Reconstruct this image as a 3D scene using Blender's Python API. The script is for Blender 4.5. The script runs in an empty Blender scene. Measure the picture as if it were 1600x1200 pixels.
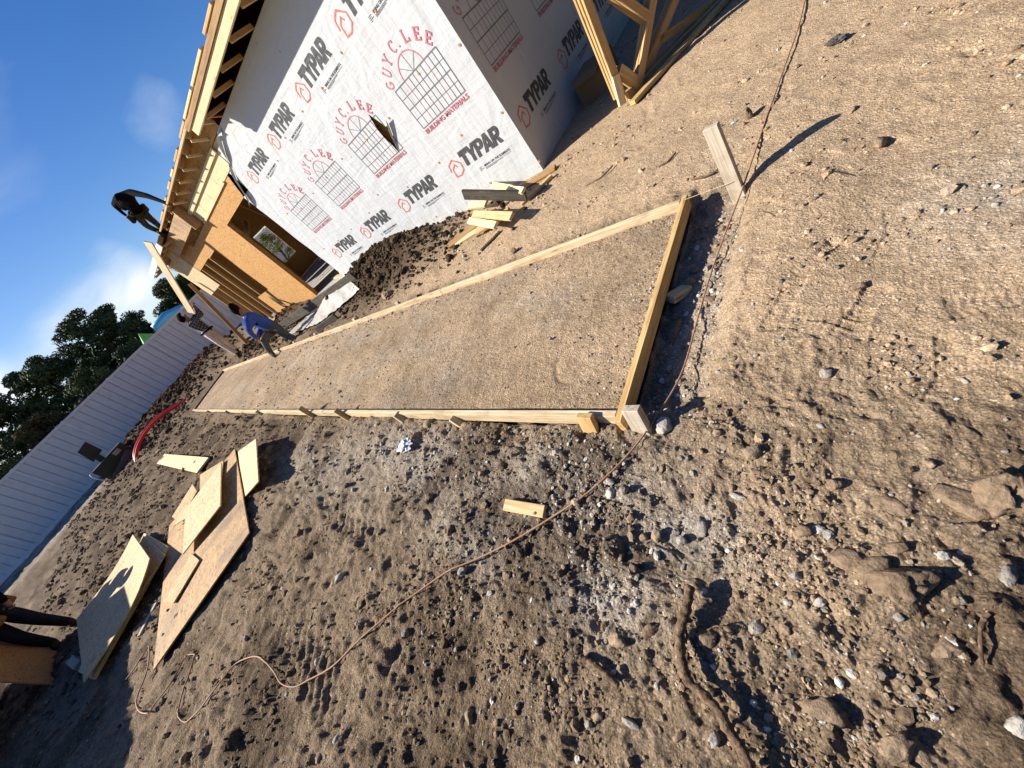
import bpy, bmesh, math, random
import numpy as np
from mathutils import Vector, Matrix
from mathutils.geometry import tessellate_polygon

random.seed(7)
rng = np.random.default_rng(11)
S = bpy.context.scene
C = S.collection

# ------------------------------------------------------------------ camera
FPX = 613.61                       # focal length in pixels of the 1600 px wide photograph
CAMH = 1.6
RW = np.array([[-0.7088168061912248, -0.3719818529133653, -0.599339833787152],
               [0.04503227040076996, 0.8240584837634499, -0.5647120593364691],
               [0.7039537128841807, -0.42726703177360104, -0.5673553151914178]])
cam = bpy.data.cameras.new('camera')
cam.sensor_width = 36.0
cam.lens = FPX / 1600 * 36.0
cam.clip_start = 0.02
cam.clip_end = 2000
cam_o = bpy.data.objects.new('camera', cam)
C.objects.link(cam_o)
_rb = (np.diag([1, -1, -1]) @ RW).T
cam_o.matrix_world = Matrix.Translation((0, 0, CAMH)) @ Matrix(_rb.tolist()).to_4x4()
S.camera = cam_o
S.render.resolution_x = 1024
S.render.resolution_y = 768

# ------------------------------------------------------------------ sky and sun
SUN_AZ, SUN_EL = math.radians(53), math.radians(35)
SUNV = Vector((math.sin(SUN_AZ) * math.cos(SUN_EL), math.cos(SUN_AZ) * math.cos(SUN_EL), math.sin(SUN_EL)))
W = bpy.data.worlds.new('World')
S.world = W
W.use_nodes = True
SKY_STRENGTH = 0.052


def raydir(px, py):
    d = RW.T @ np.array([(px - 800) / FPX, (py - 600) / FPX, 1.0])
    return d / np.linalg.norm(d)


def build_world():
    nt = W.node_tree
    nt.nodes.clear()
    out = nt.nodes.new('ShaderNodeOutputWorld')
    bg = nt.nodes.new('ShaderNodeBackground')
    bg.inputs['Strength'].default_value = SKY_STRENGTH
    nt.links.new(bg.outputs[0], out.inputs[0])
    sky = nt.nodes.new('ShaderNodeTexSky')
    sky.sky_type = 'NISHITA'
    sky.sun_disc = False
    sky.sun_elevation = SUN_EL
    sky.sun_rotation = SUN_AZ
    sky.air_density = 1.0
    sky.dust_density = 0.6
    sky.ozone_density = 4.0
    hs = nt.nodes.new('ShaderNodeHueSaturation')
    hs.inputs['Saturation'].default_value = 1.32
    hs.inputs['Hue'].default_value = 0.512
    hs.inputs['Value'].default_value = 1.36
    nt.links.new(sky.outputs[0], hs.inputs['Color'])
    tc = nt.nodes.new('ShaderNodeTexCoord')

    def math_(op, a, b=None, c=None, clamp=False):
        n = nt.nodes.new('ShaderNodeMath')
        n.operation = op
        n.use_clamp = clamp
        for i, v in enumerate((a, b, c)):
            if v is None:
                continue
            if isinstance(v, (int, float)):
                n.inputs[i].default_value = v
            else:
                nt.links.new(v, n.inputs[i])
        return n.outputs[0]

    # soft cloud banks: each a direction and an angular size, broken up by noise
    blobs = [((185, 472), 0.046, .9), ((128, 525), 0.046, 0.85), ((230, 442), 0.042, 0.8), ((75, 580), .03, .4),
             ((-10, 622), 0.045, 1.0), ((-60, 700), .08, .9), ((250, 150), 0.035, 0.24), ((240, 205), .04, .22),
             ((178, 392), .025, .3), ((330, 360), 0.06, 0.5), ((-520, 100), .2, .4)]
    acc = None
    for (p, sz, amp) in blobs:
        d = raydir(*p)
        dp = nt.nodes.new('ShaderNodeVectorMath')
        dp.operation = 'DISTANCE'
        nt.links.new(tc.outputs['Generated'], dp.inputs[0])
        dp.inputs[1].default_value = tuple(d)
        q = math_('DIVIDE', dp.outputs['Value'], sz)
        q = math_('MULTIPLY', q, q)
        q = math_('MULTIPLY', q, -1.0)
        q = math_('EXPONENT', q)
        q = math_('MULTIPLY', q, amp)
        acc = q if acc is None else math_('ADD', acc, q)
    mp = nt.nodes.new('ShaderNodeMapping')
    mp.inputs['Scale'].default_value = (1, 1, 2.2)
    nt.links.new(tc.outputs['Generated'], mp.inputs['Vector'])
    nz = nt.nodes.new('ShaderNodeTexNoise')
    nz.inputs['Scale'].default_value = 5.5
    nz.inputs['Detail'].default_value = 8
    nz.inputs['Roughness'].default_value = 0.55
    nz.inputs['Distortion'].default_value = 0.35
    nt.links.new(mp.outputs[0], nz.inputs['Vector'])
    n1 = math_('SUBTRACT', nz.outputs['Fac'], 0.5)
    n1 = math_('MULTIPLY', n1, 2.4)
    gen = math_('SUBTRACT', nz.outputs['Fac'], 0.80)          # stray clouds all over the sky
    gen = math_('MULTIPLY', gen, 3.0, None, True)
    m = math_('MULTIPLY', acc, math_('ADD', n1, 0.95))
    m = math_('MAXIMUM', m, math_('MULTIPLY', gen, .6))
    m = math_('SUBTRACT', m, 0.10)
    m = math_('MULTIPLY', m, 1.25, None, True)
    mix = nt.nodes.new('ShaderNodeMix')
    mix.data_type = 'RGBA'
    nt.links.new(m, mix.inputs['Factor'])
    nt.links.new(hs.outputs[0], mix.inputs['A'])
    mix.inputs['B'].default_value = (11.0, 11.6, 12.6, 1)
    nt.links.new(mix.outputs['Result'], bg.inputs['Color'])


build_world()
sl = bpy.data.lights.new('sun', 'SUN')
sl.energy = 5.0
sl.angle = math.radians(0.53)
sl.color = (1.0, 0.94, 0.84)
so = bpy.data.objects.new('sun', sl)
C.objects.link(so)
so.rotation_euler = SUNV.to_track_quat('Z', 'Y').to_euler()
S.view_settings.view_transform = 'Standard'
S.view_settings.look = 'None'
S.view_settings.gamma = 1
S.cycles.max_bounces = 5
S.cycles.diffuse_bounces = 2
S.cycles.glossy_bounces = 2
S.cycles.transmission_bounces = 2
S.cycles.caustics_reflective = False
S.view_settings.exposure = 0.78

# ------------------------------------------------------------------ unprojection and terrain base


def ss(a, b, x):
    t = np.clip((np.asarray(x, float) - a) / (b - a), 0, 1)
    return t * t * (3 - 2 * t)


def gauss(x, y, cx, cy, sx, sy, rot=0):
    c, s = math.cos(rot), math.sin(rot)
    u = (x - cx) * c + (y - cy) * s
    v = -(x - cx) * s + (y - cy) * c
    return np.exp(-(u / sx) ** 2 - (v / sy) ** 2)


def base_h(x, y):
    """the smooth lie of the land"""
    x = np.asarray(x, float)
    y = np.asarray(y, float)
    h = ss(18, 27, x) * (0.15 + 0.0135 * np.clip(y + 6, -10, 16))
    h = h + 0.45 * gauss(x, y, 6.8, -3.98, 1.6, 0.60)          # spoil heap by the wrapped wall
    h = h + 0.16 * gauss(x, y, 8.6, -3.75, .8, 0.42)
    h = h + 0.16 * gauss(x, y, 5.6, -4.1, 0.8, 0.45)
    h = h + 0.15 * gauss(x, y, 15.2, -3.4, 1.6, 0.6)
    h = h + 0.25 * gauss(x, y, 13.2, -4.3, 1.2, 0.5)
    h = h + 0.55 * gauss(x, y, 23.5, -3.4, 2.6, 1.6) + 0.45 * gauss(x, y, 24.0, -.9, 2.0, 1.3) + 0.35 * gauss(x, y, 23.5, .9, 1.8, 1.1)
    h = h + 0.03 * gauss(x, y, 1.5, -3.3, 2.0, .35)             # rounded shoulder along the far form board
    h = h + 0.05 * gauss(x, y, .35, -2.1, .28, 1.1)             # shoulder beside the end-board ditch
    # ditch along the end board
    d = ss(.55, .72, x) * (1 - ss(.97, 1.0, x)) * ss(-2.95, -2.65, y) * (1 - ss(-1.10, -.92, y))
    h = h - 0.07 * d
    return h


def hgt(x, y):
    return float(base_h(x, y))


def G(px, py, z=0.0):
    d = raydir(px, py)
    t = (z - CAMH) / d[2]
    return Vector((d[0] * t, d[1] * t, z))


def GT(px, py, dz=0.0):
    """point of the terrain seen at a place of the photograph"""
    z = 0.0
    for _ in range(12):
        p = G(px, py, z + dz)
        z = 0.5 * z + 0.5 * hgt(p.x, p.y)
    return Vector((p.x, p.y, z + dz))


def PY(px, py, Y):
    d = raydir(px, py)
    t = Y / d[1]
    return Vector((d[0] * t, Y, CAMH + d[2] * t))


def PX(px, py, X):
    d = raydir(px, py)
    t = X / d[0]
    return Vector((X, d[1] * t, CAMH + d[2] * t))


def PPL(px, py, p0, n):
    d = Vector(raydir(px, py).tolist())
    o = Vector((0, 0, CAMH))
    t = (Vector(p0) - o).dot(Vector(n)) / d.dot(Vector(n))
    return o + d * t


# ------------------------------------------------------------------ numpy noise
def _hash(ix, iy, seed):
    ix = ix.astype(np.int64)
    iy = iy.astype(np.int64)
    h = (ix * 374761393 + iy * 668265263 + seed * 1442695041) & 0xffffffff
    h = ((h ^ (h >> 13)) * 1274126177) & 0xffffffff
    h = h ^ (h >> 16)
    return (h & 0xffffff) / float(0x1000000)


def pn(x, y, seed=0):
    xi = np.floor(x)
    yi = np.floor(y)
    fx = x - xi
    fy = y - yi
    u = fx * fx * fx * (fx * (fx * 6 - 15) + 10)
    v = fy * fy * fy * (fy * (fy * 6 - 15) + 10)
    r = 0
    for dx in (0, 1):
        for dy in (0, 1):
            a = _hash(xi + dx, yi + dy, seed) * 6.2831853
            g = np.cos(a) * (fx - dx) + np.sin(a) * (fy - dy)
            r = r + g * (u if dx else 1 - u) * (v if dy else 1 - v)
    return r * 1.5


def fbm(x, y, seed=0, octv=4, gain=0.5):
    a, f, r = 1.0, 1.0, 0
    for i in range(octv):
        r = r + a * pn(x * f + i * 17.3, y * f - i * 9.1, seed + i)
        a *= gain
        f *= 2.03
    return r


def worley(x, y, seed=0):
    xi = np.floor(x)
    yi = np.floor(y)
    f1 = np.full(x.shape, 9.0)
    idh = np.zeros(x.shape)
    for dx in (-1, 0, 1):
        for dy in (-1, 0, 1):
            cx = xi + dx
            cy = yi + dy
            ax = cx + _hash(cx, cy, seed)
            ay = cy + _hash(cx, cy, seed + 57)
            d = np.hypot(ax - x, ay - y)
            m = d < f1
            f1 = np.where(m, d, f1)
            idh = np.where(m, _hash(cx, cy, seed + 99), idh)
    return f1, idh


# ------------------------------------------------------------------ object helpers
WM = {}


def tag(o, label=None, cat=None, group=None, kind=None):
    if label:
        o['label'] = label
    if cat:
        o['category'] = cat
    if group:
        o['group'] = group
    if kind:
        o['kind'] = kind
    return o


def empty(name, loc, label=None, cat=None, group=None):
    o = bpy.data.objects.new(name, None)
    o.empty_display_size = 0.1
    o.location = loc
    C.objects.link(o)
    WM[o.name] = Matrix.Translation(Vector(loc))
    return tag(o, label, cat, group)


def link(name, me, mat=None, parent=None, M=None):
    """link a mesh; M is its world matrix"""
    o = bpy.data.objects.new(name, me)
    C.objects.link(o)
    if mat is not None:
        if not isinstance(mat, (list, tuple)):
            mat = [mat]
        if len(me.materials) == 0:
            for m_ in mat:
                me.materials.append(m_)
    M = M or Matrix.Identity(4)
    WM[o.name] = M
    if parent is not None:
        o.parent = parent
        o.matrix_parent_inverse = Matrix.Identity(4)
        o.matrix_basis = WM[parent.name].inverted() @ M
    else:
        o.matrix_basis = M
    return o


def pydata(name, v, f, smooth=False):
    me = bpy.data.meshes.new(name)
    me.from_pydata([tuple(a) for a in v], [], [tuple(a) for a in f])
    me.update()
    if smooth:
        me.polygons.foreach_set('use_smooth', [True] * len(me.polygons))
    return me


def npmesh(name, v, f, smooth=True):
    """v (N,3), f (M,k) numpy arrays, all faces of one size"""
    me = bpy.data.meshes.new(name)
    k = f.shape[1]
    me.vertices.add(len(v))
    me.vertices.foreach_set('co', np.ascontiguousarray(v, dtype=np.float32).ravel())
    me.loops.add(f.size)
    me.loops.foreach_set('vertex_index', np.ascontiguousarray(f, dtype=np.int32).ravel())
    me.polygons.add(len(f))
    me.polygons.foreach_set('loop_start', np.arange(0, f.size, k, dtype=np.int32))
    me.polygons.foreach_set('use_smooth', np.full(len(f), smooth, dtype=bool))
    me.update(calc_edges=True)
    return me


def set_col(me, name, arr):
    at = me.color_attributes.new(name, 'FLOAT_COLOR', 'POINT')
    a = np.ones((len(me.vertices), 4), np.float32)
    a[:, :arr.shape[1]] = arr
    at.data.foreach_set('color', a.ravel())


_bx = {}


def box_mesh(lx, ly, lz, bev=0.0):
    key = (round(lx, 4), round(ly, 4), round(lz, 4), round(bev, 4))
    if key in _bx and len(_bx[key].materials) == 0:
        return _bx[key]
    bm = bmesh.new()
    bmesh.ops.create_cube(bm, size=1.0)
    bmesh.ops.scale(bm, vec=(lx, ly, lz), verts=bm.verts)
    if bev > 0:
        bmesh.ops.bevel(bm, geom=list(bm.edges), offset=bev, segments=1, affect='EDGES')
    me = bpy.data.meshes.new('box')
    bm.to_mesh(me)
    bm.free()
    return me


def frame(p0, p1, up=(0, 0, 1)):
    p0 = Vector(p0)
    p1 = Vector(p1)
    x = (p1 - p0).normalized()
    up = Vector(up)
    z = up - x * up.dot(x)
    if z.length < 1e-4:
        up = Vector((0, 1, 0))
        z = up - x * up.dot(x)
    z.normalize()
    y = z.cross(x)
    M = Matrix((x, y, z)).transposed().to_4x4()
    M.translation = (p0 + p1) / 2
    return M


def beam(name, p0, p1, w, t, mat, parent=None, up=(0, 0, 1), bev=0.003):
    """a straight board from p0 to p1; t is its size along 'up', w across"""
    L = (Vector(p1) - Vector(p0)).length
    me = box_mesh(L, w, t, bev)
    return link(name, me, mat, parent, frame(p0, p1, up))


def boxat(name, lo, hi, mat, parent=None, bev=0.0):
    lo = Vector(lo)
    hi = Vector(hi)
    d = hi - lo
    return link(name, box_mesh(d.x, d.y, d.z, bev), mat, parent, Matrix.Translation((lo + hi) / 2))


def tube_mesh(pts, r, seg=8, name='tube', caps=True):
    pts = [Vector(p) for p in pts]
    n = len(pts)
    rs = r if isinstance(r, (list, tuple, np.ndarray)) else [r] * n
    v, f = [], []
    prev = None
    for i, p in enumerate(pts):
        t = (pts[min(i + 1, n - 1)] - pts[max(i - 1, 0)]).normalized()
        if prev is None:
            a = t.orthogonal().normalized()
        else:
            a = prev - t * prev.dot(t)
            a = a.normalized() if a.length > 1e-6 else t.orthogonal().normalized()
        prev = a
        b = t.cross(a)
        for k in range(seg):
            th = 2 * math.pi * k / seg
            v.append(p + (a * math.cos(th) + b * math.sin(th)) * rs[i])
    for i in range(n - 1):
        for k in range(seg):
            k2 = (k + 1) % seg
            f.append((i * seg + k, i * seg + k2, (i + 1) * seg + k2, (i + 1) * seg + k))
    if caps:
        f.append(tuple(range(seg - 1, -1, -1)))
        f.append(tuple((n - 1) * seg + k for k in range(seg)))
    return pydata(name, v, f, True)


def smooth_path(pts, sub=6):
    P = [Vector(p) for p in pts]
    out = []
    for i in range(len(P) - 1):
        p0, p1, p2, p3 = P[max(i - 1, 0)], P[i], P[i + 1], P[min(i + 2, len(P) - 1)]
        for k in range(sub):
            t = k / sub
            out.append(0.5 * ((2 * p1) + (p2 - p0) * t + (2 * p0 - 5 * p1 + 4 * p2 - p3) * t * t + (3 * p1 - p0 - 3 * p2 + p3) * t ** 3))
    out.append(P[-1])
    return out


# ------------------------------------------------------------------ materials
class NB:
    """tiny node builder"""

    def __init__(self, name):
        self.m = bpy.data.materials.new(name)
        self.m.use_nodes = True
        self.nt = self.m.node_tree
        self.b = self.nt.nodes['Principled BSDF']
        self.b.inputs['Roughness'].default_value = 0.8
        self.b.inputs['Specular IOR Level'].default_value = 0.25

    def n(self, t, **kw):
        n = self.nt.nodes.new(t)
        for k, v in kw.items():
            setattr(n, k, v)
        return n

    def set(self, sock, v):
        if isinstance(v, (int, float)):
            sock.default_value = v
        elif isinstance(v, (tuple, list)):
            if len(v) == 3 and sock.type == 'RGBA':
                v = (*v, 1)
            sock.default_value = v
        else:
            self.nt.links.new(v, sock)

    def math(self, op, a, b=None, clamp=False):
        n = self.n('ShaderNodeMath', operation=op, use_clamp=clamp)
        self.set(n.inputs[0], a)
        if b is not None:
            self.set(n.inputs[1], b)
        return n.outputs[0]

    def coord(self, which='Object', scale=(1, 1, 1), rot=(0, 0, 0), loc=None):
        if which == 'World':
            src = self.n('ShaderNodeNewGeometry').outputs['Position']
        else:
            src = self.n('ShaderNodeTexCoord').outputs[which]
        mp = self.n('ShaderNodeMapping')
        self.set(mp.inputs['Vector'], src)
        mp.inputs['Scale'].default_value = scale
        mp.inputs['Rotation'].default_value = rot
        if loc is not None:
            self.set(mp.inputs['Location'], loc)
        return mp.outputs[0]

    def noise(self, vec, scale, detail=4, rough=0.55, dist=0.0, out='Fac'):
        n = self.n('ShaderNodeTexNoise')
        self.set(n.inputs['Vector'], vec)
        n.inputs['Scale'].default_value = scale
        n.inputs['Detail'].default_value = detail
        n.inputs['Roughness'].default_value = rough
        n.inputs['Distortion'].default_value = dist
        return n.outputs[out]

    def voro(self, vec, scale, feature='F1', out='Distance', rnd=1.0):
        n = self.n('ShaderNodeTexVoronoi', feature=feature)
        self.set(n.inputs['Vector'], vec)
        n.inputs['Scale'].default_value = scale
        n.inputs['Randomness'].default_value = rnd
        return n.outputs[out]

    def ramp(self, fac, stops, interp='LINEAR'):
        n = self.n('ShaderNodeValToRGB')
        n.color_ramp.interpolation = interp
        e = n.color_ramp.elements
        while len(e) > 1:
            e.remove(e[-1])
        for i, (p, c) in enumerate(stops):
            if isinstance(c, (int, float)):
                c = (c, c, c)
            el = e[0] if i == 0 else e.new(p)
            el.position = p
            el.color = (*c, 1)
        self.set(n.inputs[0], fac)
        return n.outputs[0]

    def mix(self, fac, a, b, blend='MIX'):
        n = self.n('ShaderNodeMix', data_type='RGBA', blend_type=blend)
        self.set(n.inputs['Factor'], fac)
        self.set(n.inputs['A'], a)
        self.set(n.inputs['B'], b)
        return n.outputs['Result']

    def bump(self, h, strength=0.5, dist=0.01, prev=None):
        n = self.n('ShaderNodeBump')
        n.inputs['Strength'].default_value = strength
        n.inputs['Distance'].default_value = dist
        self.set(n.inputs['Height'], h)
        if prev is not None:
            self.set(n.inputs['Normal'], prev)
        return n.outputs[0]

    def done(self, col=None, rough=None, normal=None, spec=None):
        if col is not None:
            self.set(self.b.inputs['Base Color'], col)
        if rough is not None:
            self.set(self.b.inputs['Roughness'], rough)
        if normal is not None:
            self.set(self.b.inputs['Normal'], normal)
        if spec is not None:
            self.set(self.b.inputs['Specular IOR Level'], spec)
        return self.m


def rnd_loc(nb):
    oi = nb.n('ShaderNodeObjectInfo')
    c = nb.n('ShaderNodeCombineXYZ')
    v = nb.math('MULTIPLY', oi.outputs['Random'], 37.0)
    nb.set(c.inputs[0], v)
    nb.set(c.inputs[1], nb.math('MULTIPLY', v, 1.7))
    nb.set(c.inputs[2], nb.math('MULTIPLY', v, 0.6))
    return c.outputs[0], oi.outputs['Random']


def wood(name, c_lo, c_hi, dirt=0.15, knots=True):
    nb = NB(name)
    loc, rnd = rnd_loc(nb)
    v = nb.coord('Object', (1.2, 22, 22), loc=loc)
    g1 = nb.noise(v, 1.6, 5, 0.6, 0.6)
    g2 = nb.noise(nb.coord('Object', (3, 90, 90), loc=loc), 1.5, 3, 0.6)
    g = nb.math('ADD', nb.math('MULTIPLY', g1, .7), nb.math('MULTIPLY', g2, .3))
    col = nb.ramp(g, [(0.28, tuple(a * .72 for a in c_lo)), (0.42, c_lo), (0.62, c_hi)])
    if knots:
        k = nb.voro(nb.coord('Object', (1.4, 9, 9), loc=loc), 1.6)
        km = nb.ramp(k, [(0.05, 1.0), (0.13, 0.0)])
        col = nb.mix(nb.math('MULTIPLY', km, .75), col, (0.20, 0.09, 0.035))
    d = nb.noise(nb.coord('World'), 7, 6, 0.65)
    dm = nb.ramp(d, [(0.5, 0.0), (0.75, 1.0)])
    col = nb.mix(nb.math('MULTIPLY', dm, dirt * 2), col, (0.22, 0.165, 0.11))
    hv = nb.n('ShaderNodeHueSaturation')
    nb.set(hv.inputs['Color'], col)
    nb.set(hv.inputs['Value'], nb.math('ADD', nb.math('MULTIPLY', rnd, 0.25), 0.87))
    return nb.done(hv.outputs[0], 0.7, nb.bump(g, .25, .003))


M_pine = wood('fresh_pine', (0.50, 0.33, 0.15), (0.66, 0.49, 0.27))
M_pale = wood('pale_spruce', (0.68, 0.53, 0.29), (0.80, 0.66, 0.40), .05)
M_form = wood('form_board', (0.50, 0.37, 0.21), (0.74, 0.60, 0.40), .30)
M_formend = wood('form_board_end', (0.50, 0.31, 0.12), (0.72, 0.50, 0.22), .22)
M_stud = wood('framing_stud', (0.44, 0.27, 0.11), (0.60, 0.40, 0.19), .08)
M_grey = wood('weathered_wood', (0.40, 0.33, 0.24), (0.60, 0.52, 0.41), .3)
M_dark = wood('dark_wood', (0.045, 0.038, 0.03), (0.09, 0.075, 0.055), .2, False)  # very dark brown tone, no knots
M_brown = wood('brown_lumber', (0.30, 0.17, 0.07), (0.46, 0.28, 0.12), .15)


def osb(name, tint, dirt=0.1, sc=1.0, dark=0.55):
    nb = NB(name)
    loc, rnd = rnd_loc(nb)
    cols = []
    for i, (a, sx, sy) in enumerate(((0.5, 14, 46), (-0.55, 16, 52), (1.45, 15, 48))):
        v = nb.coord('Object', (sx * sc, sy * sc, sy * sc), (0.1 * i, .15 * i, a), loc)
        cols.append(nb.voro(v, 1.0, 'F1', 'Color'))
    sel = nb.noise(nb.coord('Object', (1, 1, 1), loc=loc), 22 * sc, 2)
    c = nb.mix(nb.ramp(sel, [(.45, 0), (.5, 1)]), cols[0], cols[1])
    c = nb.mix(nb.ramp(sel, [(.55, 0), (.6, 1)]), c, cols[2])
    sp = nb.n('ShaderNodeSeparateColor')
    nb.set(sp.inputs[0], c)
    f = sp.outputs[0]
    lo = tuple(a * dark for a in tint)
    hi = tuple(min(a * 1.18, .9) for a in tint)
    col = nb.ramp(f, [(0.0, lo), (0.22, tuple(a * .85 for a in tint)), (0.6, tint), (1.0, hi)])
    d = nb.noise(nb.coord('World'), 2.2, 6, 0.6)
    dm = nb.ramp(d, [(0.47, 0.0), (0.68, 1.0)])
    col = nb.mix(nb.math('MULTIPLY', dm, dirt), col, (0.21, 0.155, 0.105))
    return nb.done(col, .75, nb.bump(f, .3, .002))


M_osb = osb('osb_sheathing', (0.56, 0.30, 0.10), .05)
M_osb_pale = osb('osb_pale', (0.66, 0.50, 0.28), .15)
M_osb_shaded = osb('osb_shaded', (0.34, 0.18, 0.065), .2)  # darker copy for the held sheet, its shade put into the tint
M_osb_tan = osb('osb_weathered', (0.52, 0.33, 0.16), .75)
M_osb_light = osb('osb_sanded', (0.60, 0.43, 0.22), .25)


def plain(name, col, rough=0.6, spec=0.3, var=0.12, scale=12, bump=0.0, metallic=0.0):
    nb = NB(name)
    v = nb.coord('World')
    n = nb.noise(v, scale, 5, .6)
    c = nb.mix(nb.ramp(n, [(.35, 0), (.65, 1)]), tuple(a * (1 - var) for a in col), tuple(min(1, a * (1 + var)) for a in col))
    nb.b.inputs['Metallic'].default_value = metallic
    return nb.done(c, rough, nb.bump(n, bump, .01) if bump else None, spec)


def wrap_mat(name, col, wear=0.0, col2=None):
    """woven house wrap (or ink on it): fine creases run through both"""
    nb = NB(name)
    w1 = nb.noise(nb.coord('World', (1.6, 1.6, 1.0)), 1.5, 2, .45, 1.4)
    w2 = nb.noise(nb.coord('World', (5, 5, 1.3), (0, .7, 0)), 1.5, 2, .45, 1.6)
    w3 = nb.noise(nb.coord('World', (1.2, 1.2, 6), (0, .3, 0)), 1.5, 2, .5, .8)
    h = nb.math('ADD', nb.math('MULTIPLY', w1, 1.6), nb.math('ADD', nb.math('MULTIPLY', w2, .6), nb.math('MULTIPLY', w3, .7)))
    bp = nb.bump(h, .42, .026)
    c = col
    if wear > 0:
        wn = nb.noise(nb.coord('World'), 85, 3, .7)
        c = nb.mix(nb.math('MULTIPLY', nb.ramp(wn, [(.5, 0), (.68, 1)]), wear), col, (0.5, 0.5, 0.5))
    else:
        sp = nb.voro(nb.coord('World'), 3.2)
        sm = nb.ramp(sp, [(.035, 1), (.06, 0)])
        c = nb.mix(nb.math('MULTIPLY', sm, .7), col, (0.28, 0.26, 0.24))
        du = nb.noise(nb.coord('World'), 1.3, 6, .6)
        c = nb.mix(nb.math('MULTIPLY', nb.ramp(du, [(.45, 0), (.8, 1)]), .25), c, (0.46, 0.445, 0.42))
    return nb.done(c, .55, bp, .3)


M_wrap = wrap_mat('house_wrap', (0.575, 0.592, 0.597))
M_ink = wrap_mat('black_ink', (0.045, 0.047, 0.05), .35)
M_inkgrey = wrap_mat('grey_ink', (0.16, 0.17, 0.17), .25)
M_inkred = wrap_mat('red_ink', (0.58, 0.16, 0.12), .3)
M_inkpink = wrap_mat('pink_ink', (0.55, 0.15, 0.20), .35)
M_cap = plain('orange_cap', (0.55, 0.22, 0.08), .5)
M_steel = plain('steel', (0.35, 0.36, 0.36), .4, .5, metallic=.6)


def soil_mat():
    nb = NB('site_soil')
    at = nb.n('ShaderNodeAttribute', attribute_name='soil')
    sp = nb.n('ShaderNodeSeparateColor')
    nb.set(sp.inputs[0], at.outputs['Color'])
    w = nb.coord('World')
    n1 = nb.noise(w, 1.7, 6, .62)
    n2 = nb.noise(w, 14, 6, .68, .4)
    n3 = nb.noise(w, 130, 4, .7)
    brown = nb.ramp(n2, [(.3, (0.175, 0.123, 0.078)), (.5, (0.275, 0.20, 0.130)), (.7, (0.36, 0.27, 0.182))])
    tan = nb.ramp(n2, [(.28, (0.41, 0.285, 0.170)), (.5, (0.54, 0.388, 0.245)), (.72, (0.62, 0.46, 0.305))])
    grey = nb.ramp(n2, [(.3, (0.30, 0.26, 0.21)), (.5, (0.46, 0.405, 0.335)), (.7, (0.60, 0.545, 0.465))])
    moist = nb.ramp(n2, [(.3, (0.042, 0.027, 0.017)), (.7, (0.110, 0.072, 0.045))])
    c = nb.mix(nb.math('ADD', sp.outputs[0], nb.math('MULTIPLY', nb.math('SUBTRACT', n1, .5), .5), True), brown, tan)
    c = nb.mix(nb.math('MULTIPLY', sp.outputs[1], nb.ramp(n1, [(.3, .4), (.6, 1.0)]), True), c, grey)
    c = nb.mix(sp.outputs[2], c, moist)
    sand = nb.voro(w, 210, 'F1', 'Color')
    ssp = nb.n('ShaderNodeSeparateColor')
    nb.set(ssp.inputs[0], sand)
    grain = nb.ramp(ssp.outputs[0], [(0, .62), (.5, 1.0), (.9, 1.12), (.965, 1.2), (.985, 2.0)])
    c = nb.mix(1.0, c, grain, 'MULTIPLY')
    c = nb.mix(1.0, c, nb.ramp(n3, [(.3, .78), (.7, 1.16)]), 'MULTIPLY')
    hh = nb.math('ADD', nb.math('MULTIPLY', nb.noise(w, 30, 6, .74), 2.6), nb.math('MULTIPLY', nb.voro(w, 95), .55))
    bp = nb.bump(hh, .9, .011)
    return nb.done(c, .95, bp, .08)


M_soil = soil_mat()


def stone_mat(name, attr=True, cols=None):
    nb = NB(name)
    w = nb.coord('World')
    n = nb.noise(w, 55, 5, .65)
    if attr:
        at = nb.n('ShaderNodeAttribute', attribute_name='stone')
        base = at.outputs['Color']
    else:
        oi = nb.n('ShaderNodeObjectInfo')
        base = nb.ramp(oi.outputs['Random'], cols)
    c = nb.mix(1.0, base, nb.ramp(n, [(.3, .6), (.7, 1.3)]), 'MULTIPLY')
    return nb.done(c, .95, nb.bump(nb.math('ADD', n, nb.math('MULTIPLY', nb.noise(w, 190, 3, .7), .35)), .9, .010), .08)


M_stone = stone_mat('loose_stone')
M_clod = stone_mat('soil_clod', False, [(0, (0.22, 0.155, 0.10)), (.5, (0.30, 0.215, 0.14)), (1, (0.36, 0.27, 0.18))])
M_pebble = stone_mat('pale_pebble', False, [(0, (0.30, 0.265, 0.22)), (.5, (0.42, 0.385, 0.33)), (1, (0.60, 0.56, 0.49))])
# ------------------------------------------------------------------ the ground
SX0, SX1, SY0, SY1 = 0.98, 17.2, -2.64, -0.89          # outline of the form boards


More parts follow.
